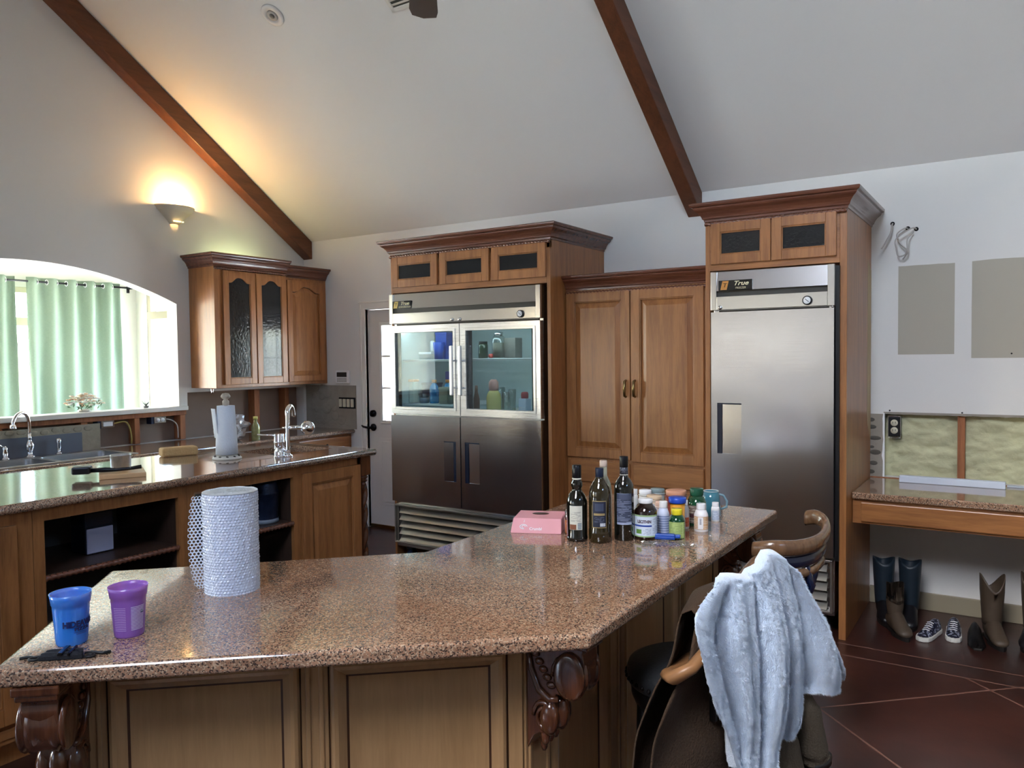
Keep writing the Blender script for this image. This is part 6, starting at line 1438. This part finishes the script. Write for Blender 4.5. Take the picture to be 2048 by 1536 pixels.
# stool under the towel
t = thing('bar_stool', 'round dark leather stool with nailheads at the bar, its back under the coat and towel', 'stool', (-.865, 2.314, 0))
mb = MB(); mb.lathe([(0, .60), (.186, .60), (.190, .606), (.190, .635), (.184, .652), (.16, .664), (.10, .668), (0, .668)], seg=48); st = mb.build('seat', M['leather'], t)
for k in range(44):
    if True:
        a = 2*PI*k/44; mb = MB(); mb.sphere((math.cos(a)*.190, math.sin(a)*.190, .618), .0075, 8); mb.build('nailhead', M['bronze'], st)
mb = MB(); mb.lathe([(.0, .5), (.150, .5), (.176, .56), (.178, .60), (0, .60)], seg=40); mb.build('apron', M['black'], t)
for k in range(4):
    a = PI/4+k*PI/2; mb = MB(); mb.tube([(math.cos(a)*.135, math.sin(a)*.135, .56), (math.cos(a)*.150, math.sin(a)*.150, .3), (math.cos(a)*.18, math.sin(a)*.18, 0)], [.032, .024, .018], 10); mb.build('leg', M['black'], t)
mb = MB(); mb.tube([(math.cos(a)*.155, math.sin(a)*.155, .22) for a in [2*PI*k/30 for k in range(30)]], .010, 8, loop=True); mb.build('foot_ring', M['bronze'], t)
mb = MB(); mb.tube([(.065, -.10, .735), (.075, -.24, .742), (.085, -.36, .76), (.115, -.415, .78), (.150, -.38, .80), (.175, -.25, .84), (.19, 0, .86), (.20, .13, .86)], [.022, .026, .028, .026, .024, .022, .022, .018], 10, flat=.7); mb.build('arm_rail', M['tanwood'], t)
mb = MB(); mb.tube([(.155, -.22, .60), (.16, -.22, .8), (.165, -.21, .97)], .012, 8); mb.tube([(.19, .12, .60), (.20, .12, .8), (.21, .10, .98)], .012, 8); mb.build('back_post', M['black'], t)
mb = MB(); mb.tube([(.168, -.18, .95), (.175, -.12, .955), (.185, -.06, .955), (.205, .03, .99), (.215, .09, .985), (.225, .17, .92)], [.012, .016, .02, .022, .02, .012], 10); mb.build('top_rail', M['railwood'], t)
# second stool with the curved wood back
t = thing('bar_stool', 'stool with a curved wooden back rail standing between towel and freezer', 'stool', (-.80, 2.96, 0))
mb = MB(); path = [(.0+.02, -.235, .935), (.09, -.235, .948), (.15, -.18, .944), (.195, -.09, .946), (.205, .03, .955), (.185, .13, .975), (.14, .185, .985), (.10, .20, .975)]
def ribbon(path, w0, w1, th, seg=4):
    P = [Vector(p) for p in path]; out = []
    for i in range(len(P)-1):
        a, b, c, d = P[max(i-1, 0)], P[i], P[i+1], P[min(i+2, len(P)-1)]
        for k in range(seg): q = k/seg; out.append(.5*((2*b)+(c-a)*q+(2*a-5*b+4*c-d)*q*q+(3*b-a-3*c+d)*q**3))
    out.append(P[-1]); rs = []
    for i, p in enumerate(out):
        tn = (out[min(i+1, len(out)-1)]-out[max(i-1, 0)]); tn.z = 0; tn.normalize(); nn_ = Vector((tn.y, -tn.x, 0)); rs.append([p+nn_*(th*math.cos(a))+Vector((0, 0, (w0+(w1-w0)*i/len(out))*math.sin(a))) for a in [2*PI*k/12+PI/12 for k in range(12)]])
    return rs
mb.rings(ribbon(path, .028, .030, .016)); mb.build('back_rail', M['railwood'], t)
mb = MB(); mb.rings(ribbon([(x*.97, y*.97, z-.052) for x, y, z in path[1:6]], .022, .022, .010)); mb.build('leather_band', M['navy'], t)
mb = MB(); mb.rings(ribbon([(x*.96, y*.96, z-.095) for x, y, z in path[1:5]], .018, .018, .011)); mb.build('lower_rail', M['railwood'], t)
for pts, r in (([(.17, -.12, .87), (.185, -.10, .80), (.165, -.10, .74), (.13, -.10, .66)], [.014, .016, .014, .012]), ([(.08, -.21, .88), (.085, -.19, .78), (.07, -.16, .66)], .013), ([(.16, .13, .88), (.15, .12, .78), (.12, .1, .66)], .013), ([(.18, -.12, .76), (.15, -.17, .735), (.10, -.20, .73)], .012)):
    mb = MB(); mb.tube(pts, r, 8); mb.build('spindle', M['navy'], t)
mb = MB(); mb.lathe([(0, .60), (.18, .60), (.19, .62), (.18, .655), (.1, .665), (0, .665)], seg=40); mb.build('seat', M['leather'], t)
for k in range(4):
    a = PI/4+k*PI/2; mb = MB(); mb.tube([(math.cos(a)*.12, math.sin(a)*.12, .60), (math.cos(a)*.17, math.sin(a)*.17, 0)], [.022, .016], 10); mb.build('leg', M['black'], t)
mb = MB(); mb.tube([(math.cos(a)*.15, math.sin(a)*.15, .22) for a in [2*PI*k/30 for k in range(30)]], .009, 8, loop=True); mb.build('foot_ring', M['bronze'], t)

# brown coat on the stool back
P = spline_grid(CTC, 36, 26)
for v, row in enumerate(P):
    for u, p in enumerate(row):
        s = u/36; row[u] = p+TN*(-.014+.012*math.sin(s*17+v*.12)*min(1, v/6)+.01*noise.noise(p*9))
back = [[p-TN*(.05+.05*math.sin(PI*u/36))+Vector((0, 0, .0)) for u, p in enumerate(P[v])] for v in range(0, 27)]
mb = MB(); mb.grid(list(reversed(back))+[[p-TN*.02+Vector((0, 0, .018)) for p in P[0]]]+P); coat = mb.build('hanging_coat', M['brown'])
o = coat.modifiers.new('thick', 'SOLIDIFY'); o.thickness = .004
tag(coat, 'dark brown canvas coat hanging on the stool back beneath the pale towel', 'coat')
cl = Vector(coat.location)
def sleeve(pts, rs, nm_):
    mb = MB(); P = [Vector(p)-cl for p in pts]; out = []; R = []
    for i in range(len(P)-1):
        a, b, c, d = P[max(i-1, 0)], P[i], P[i+1], P[min(i+2, len(P)-1)]
        for k in range(6): q = k/6; out.append(.5*((2*b)+(c-a)*q+(2*a-5*b+4*c-d)*q*q+(3*b-a-3*c+d)*q**3)); R.append(rs[i]+(rs[i+1]-rs[i])*q)
    out.append(P[-1]); R.append(rs[-1]); rings = []
    for i, p in enumerate(out):
        rings.append([p+Vector((.2249, .9744, 0))*R[i]*math.cos(a)*(1+.06*math.sin(3*a+i))+TN*R[i]*.6*math.sin(a)+Vector((0, 0, .006*math.sin(i*1.7+2*a))) for a in [2*PI*k/24 for k in range(24)]])
    mb.rings(rings); return mb.build(nm_, M['olive'], coat)
sleeve([(-.68, 2.46, .80), (-.655, 2.49, .69), (-.615, 2.53, .585), (-.566, 2.562, .48), (-.555, 2.597, .36), (-.548, 2.62, .30)], [.035, .045, .052, .060, .066, .064], 'sleeve')
mb = MB(); mb.lathe([(.0, 0), (.066, 0), (.067, .02), (.0, .02)], seg=24, sx=.62, sy=1.0, M=Matrix.Rotation(math.radians(-13), 4, 'Z')); mb.xf(Matrix.Translation(Vector((-.545, 2.625, .285))-cl)); mb.build('cuff', M['black'], coat)
sleeve([(-.63, 2.40, .62), (-.62, 2.42, .50), (-.61, 2.46, .38), (-.60, 2.50, .24), (-.60, 2.52, .16)], [.05, .06, .07, .08, .08], 'coat_tail')

# pale fleece towel over everything
NU, NV = 380, 280
P = spline_grid(TW, NU, NV)
for v in range(NV+1):
    for u in range(NU+1):
        s = u/NU; q = v/NV; p = P[v][u]
        ramp = min(1, .25+q*2.2)
        w_ = s*31+1.0+.9*math.sin(q*2.5)+.6*math.sin(s*9); f = .052*(abs(math.sin(w_/2))**.75-.42)+.006*math.sin(s*61+q*2)+.014*math.sin(s*13+2+q)
        f *= ramp*(.45+.55*min(1, s*5))
        fz = .0022*noise.noise(Vector((p.x*90, p.y*130, p.z*70)))+.0008*noise.noise(p*300)+.004*noise.noise(Vector((p.x*30, p.y*30, p.z*14)))
        bulge = .018*math.sin(PI*min(1, q*1.1))
        P[v][u] = p+TN*(f+fz+bulge+.012)
hem = [[p-TN*(.04+.0*i) - Vector((0, 0, .02)) for i, p in enumerate(P[0])]]
g_ = lambda i: min(1, .2+i/NU*5)
hem = [[p-TN*.04*g_(i)-Vector((0, 0, .02)) for i, p in enumerate(P[0])]]
drop = [[p-TN*.045*g_(i)-Vector((0, 0, .05+.04*k)) for i, p in enumerate(P[0])] for k in range(4)]
top = [[p-TN*.022*g_(i)+Vector((0, 0, .012)) for i, p in enumerate(P[0])]]
mb = MB(); mb.grid(list(reversed(drop))+hem+top+P)
tw = mb.build('fleece_towel', M['towel']); sm = tw.modifiers.new('thick', 'SOLIDIFY'); sm.thickness = .007; sm.offset = 1
tag(tw, 'pale blue-grey fleece towel thrown over the coat on the stool back', 'towel')

fb = bmesh.new(); rnd = random.Random(5); tl = Vector(tw.location)
for _ in range(110000):
    fu = rnd.random()*(NU-1); fv = rnd.random()*(NV-1); iu, iv = int(fu), int(fv); p = P[iv][iu].lerp(P[iv][iu+1], fu-iu).lerp(P[iv+1][iu], fv-iv)-tl
    nr = (P[iv][iu+1]-P[iv][iu]).cross(P[iv+1][iu]-P[iv][iu])
    nr = nr.normalized() if nr.length > 1e-9 else TN
    if nr.dot(TN) < 0: nr = -nr
    cl_ = .5*noise.noise(p*70); d = (nr*.75+Vector((cl_, noise.noise(p*70+Vector((5, 0, 0)))*.8, -.8))+Vector((rnd.uniform(-.4, .4), rnd.uniform(-.4, .4), rnd.uniform(-.3, .3)))).normalized()*rnd.uniform(.007, .013)
    sd = d.cross(TN); sd = sd  .normalized()*.0009 if sd.length > 1e-9 else Vector((0, .0007, 0))
    fb.faces.new([fb.verts.new(p-sd), fb.verts.new(p+sd), fb.verts.new(p+d)])
fme = bpy.data.meshes.new('fleece_pile'); fb.to_mesh(fme); fb.free(); fme.materials.append(M['towel']); fo = bpy.data.objects.new('fleece_pile', fme); COL.objects.link(fo); fo.parent = tw; fo['kind'] = 'stuff'

# ---- on the ceiling
ND = Vector((0, .5623, .8269))       # slope direction normal (pointing up out of the room)
slope = Matrix.Rotation(-math.atan(SL), 4, 'X')
def on_ceiling(x, y): return (x, y, roof(y)-.0005)
def cthing(name, label, cat, x, y, rz=0):
    t = thing(name, label, cat, on_ceiling(x, y)); t.rotation_euler = (slope @ Matrix.Rotation(rz, 4, 'Z')).to_euler(); return t
t = cthing('recessed_light', 'round white recessed eyeball light in the sloping ceiling', 'ceiling light', -4.34, 3.69)
mb = MB(); mb.lathe([(.040, -.002), (.048, -.012), (.072, -.012), (.082, -.006), (.084, 0), (.04, 0)], seg=36); mb.build('trim_ring', plain('ring_white', srgb(222, 218, 214), .5), t)
mb = MB(); mb.lathe([(0, -.008), (.020, -.010), (.034, -.014), (.040, -.006), (.040, -.001), (0, -.001)], seg=30); mb.build('eyeball', plain('eyeball_grey', srgb(168, 164, 160), .4), t)
mb = MB(); mb.lathe([(0, -.0135), (.018, -.0125), (.018, -.009), (0, -.009)], seg=24); mb.build('lens', plain('lens_grey', srgb(110, 108, 106), .3), t)
t = cthing('ceiling_vent', 'white slatted air vent in the sloping ceiling at the top edge', 'vent', -3.27, 3.75, 0)
mb = MB(); mb.box(-.15, -.165, -.012, .15, -.14, 0, .003); mb.box(-.15, .14, -.012, .15, .165, 0, .003); mb.box(-.15, -.165, -.012, -.125, .165, 0, .003); mb.box(.125, -.165, -.012, .15, .165, 0, .003); mb.build('vent_frame', M['white'], t)
mb = MB(); mb.box(-.125, -.14, -.003, .125, .14, -.001); mb.build('vent_throat', M['dark2'], t)
for k in range(9): mb = MB(); mb.obox((0, -.12+.03*k, -.007), (.25, .018, .002), M=Matrix.Rotation(.5, 4, 'X')); mb.build('slat', M['white'], t)
# fan
hx_, hy_ = -2.0, 2.45
t = thing('ceiling_fan', 'ceiling fan whose brown blade tip dips into the top of the view', 'fan', (hx_, hy_, 3.25))
mb = MB(); mb.cyl((0, 0, .12), (0, 0, roof(hy_)-3.25), .013, seg=12); mb.build('downrod', M['bronze'], t)
mb = MB(); mb.lathe([(0, -.06), (.06, -.055), (.10, -.02), (.11, .04), (.09, .10), (.03, .13), (0, .13)], seg=30); mb.build('motor_housing', M['bronze'], t)
mb = MB(); mb.lathe([(0, 0), (.06, 0), (.075, -.05), (0, -.07)], (0, 0, roof(hy_)-3.25+.01), 24); mb.build('canopy', M['bronze'], t)
a0 = math.atan2(2.98-hy_, -2.43-hx_)
fbl = plain('fan_blade', srgb(96, 84, 76), .45, vary=.15)
for k in range(5):
    a = a0+2*PI*k/5; Rm = Matrix.Rotation(a, 4, 'Z') @ Matrix.Rotation(.12, 4, 'X')
    mb = MB(); mb.prism([(.17, -.05, 0), (.60, -.068, 0), (.655, -.062, 0), (.685, 0, 0), (.665, .055, 0), (.60, .068, 0), (.17, .05, 0)], (0, 0, .008), .002); mb.xf(Rm); bl = mb.build('blade', fbl, t)
    mb = MB(); mb.box(.08, -.02, -.006, .24, .02, .0, .002); mb.xf(Rm); mb.build('blade_iron', M['bronze'], bl)
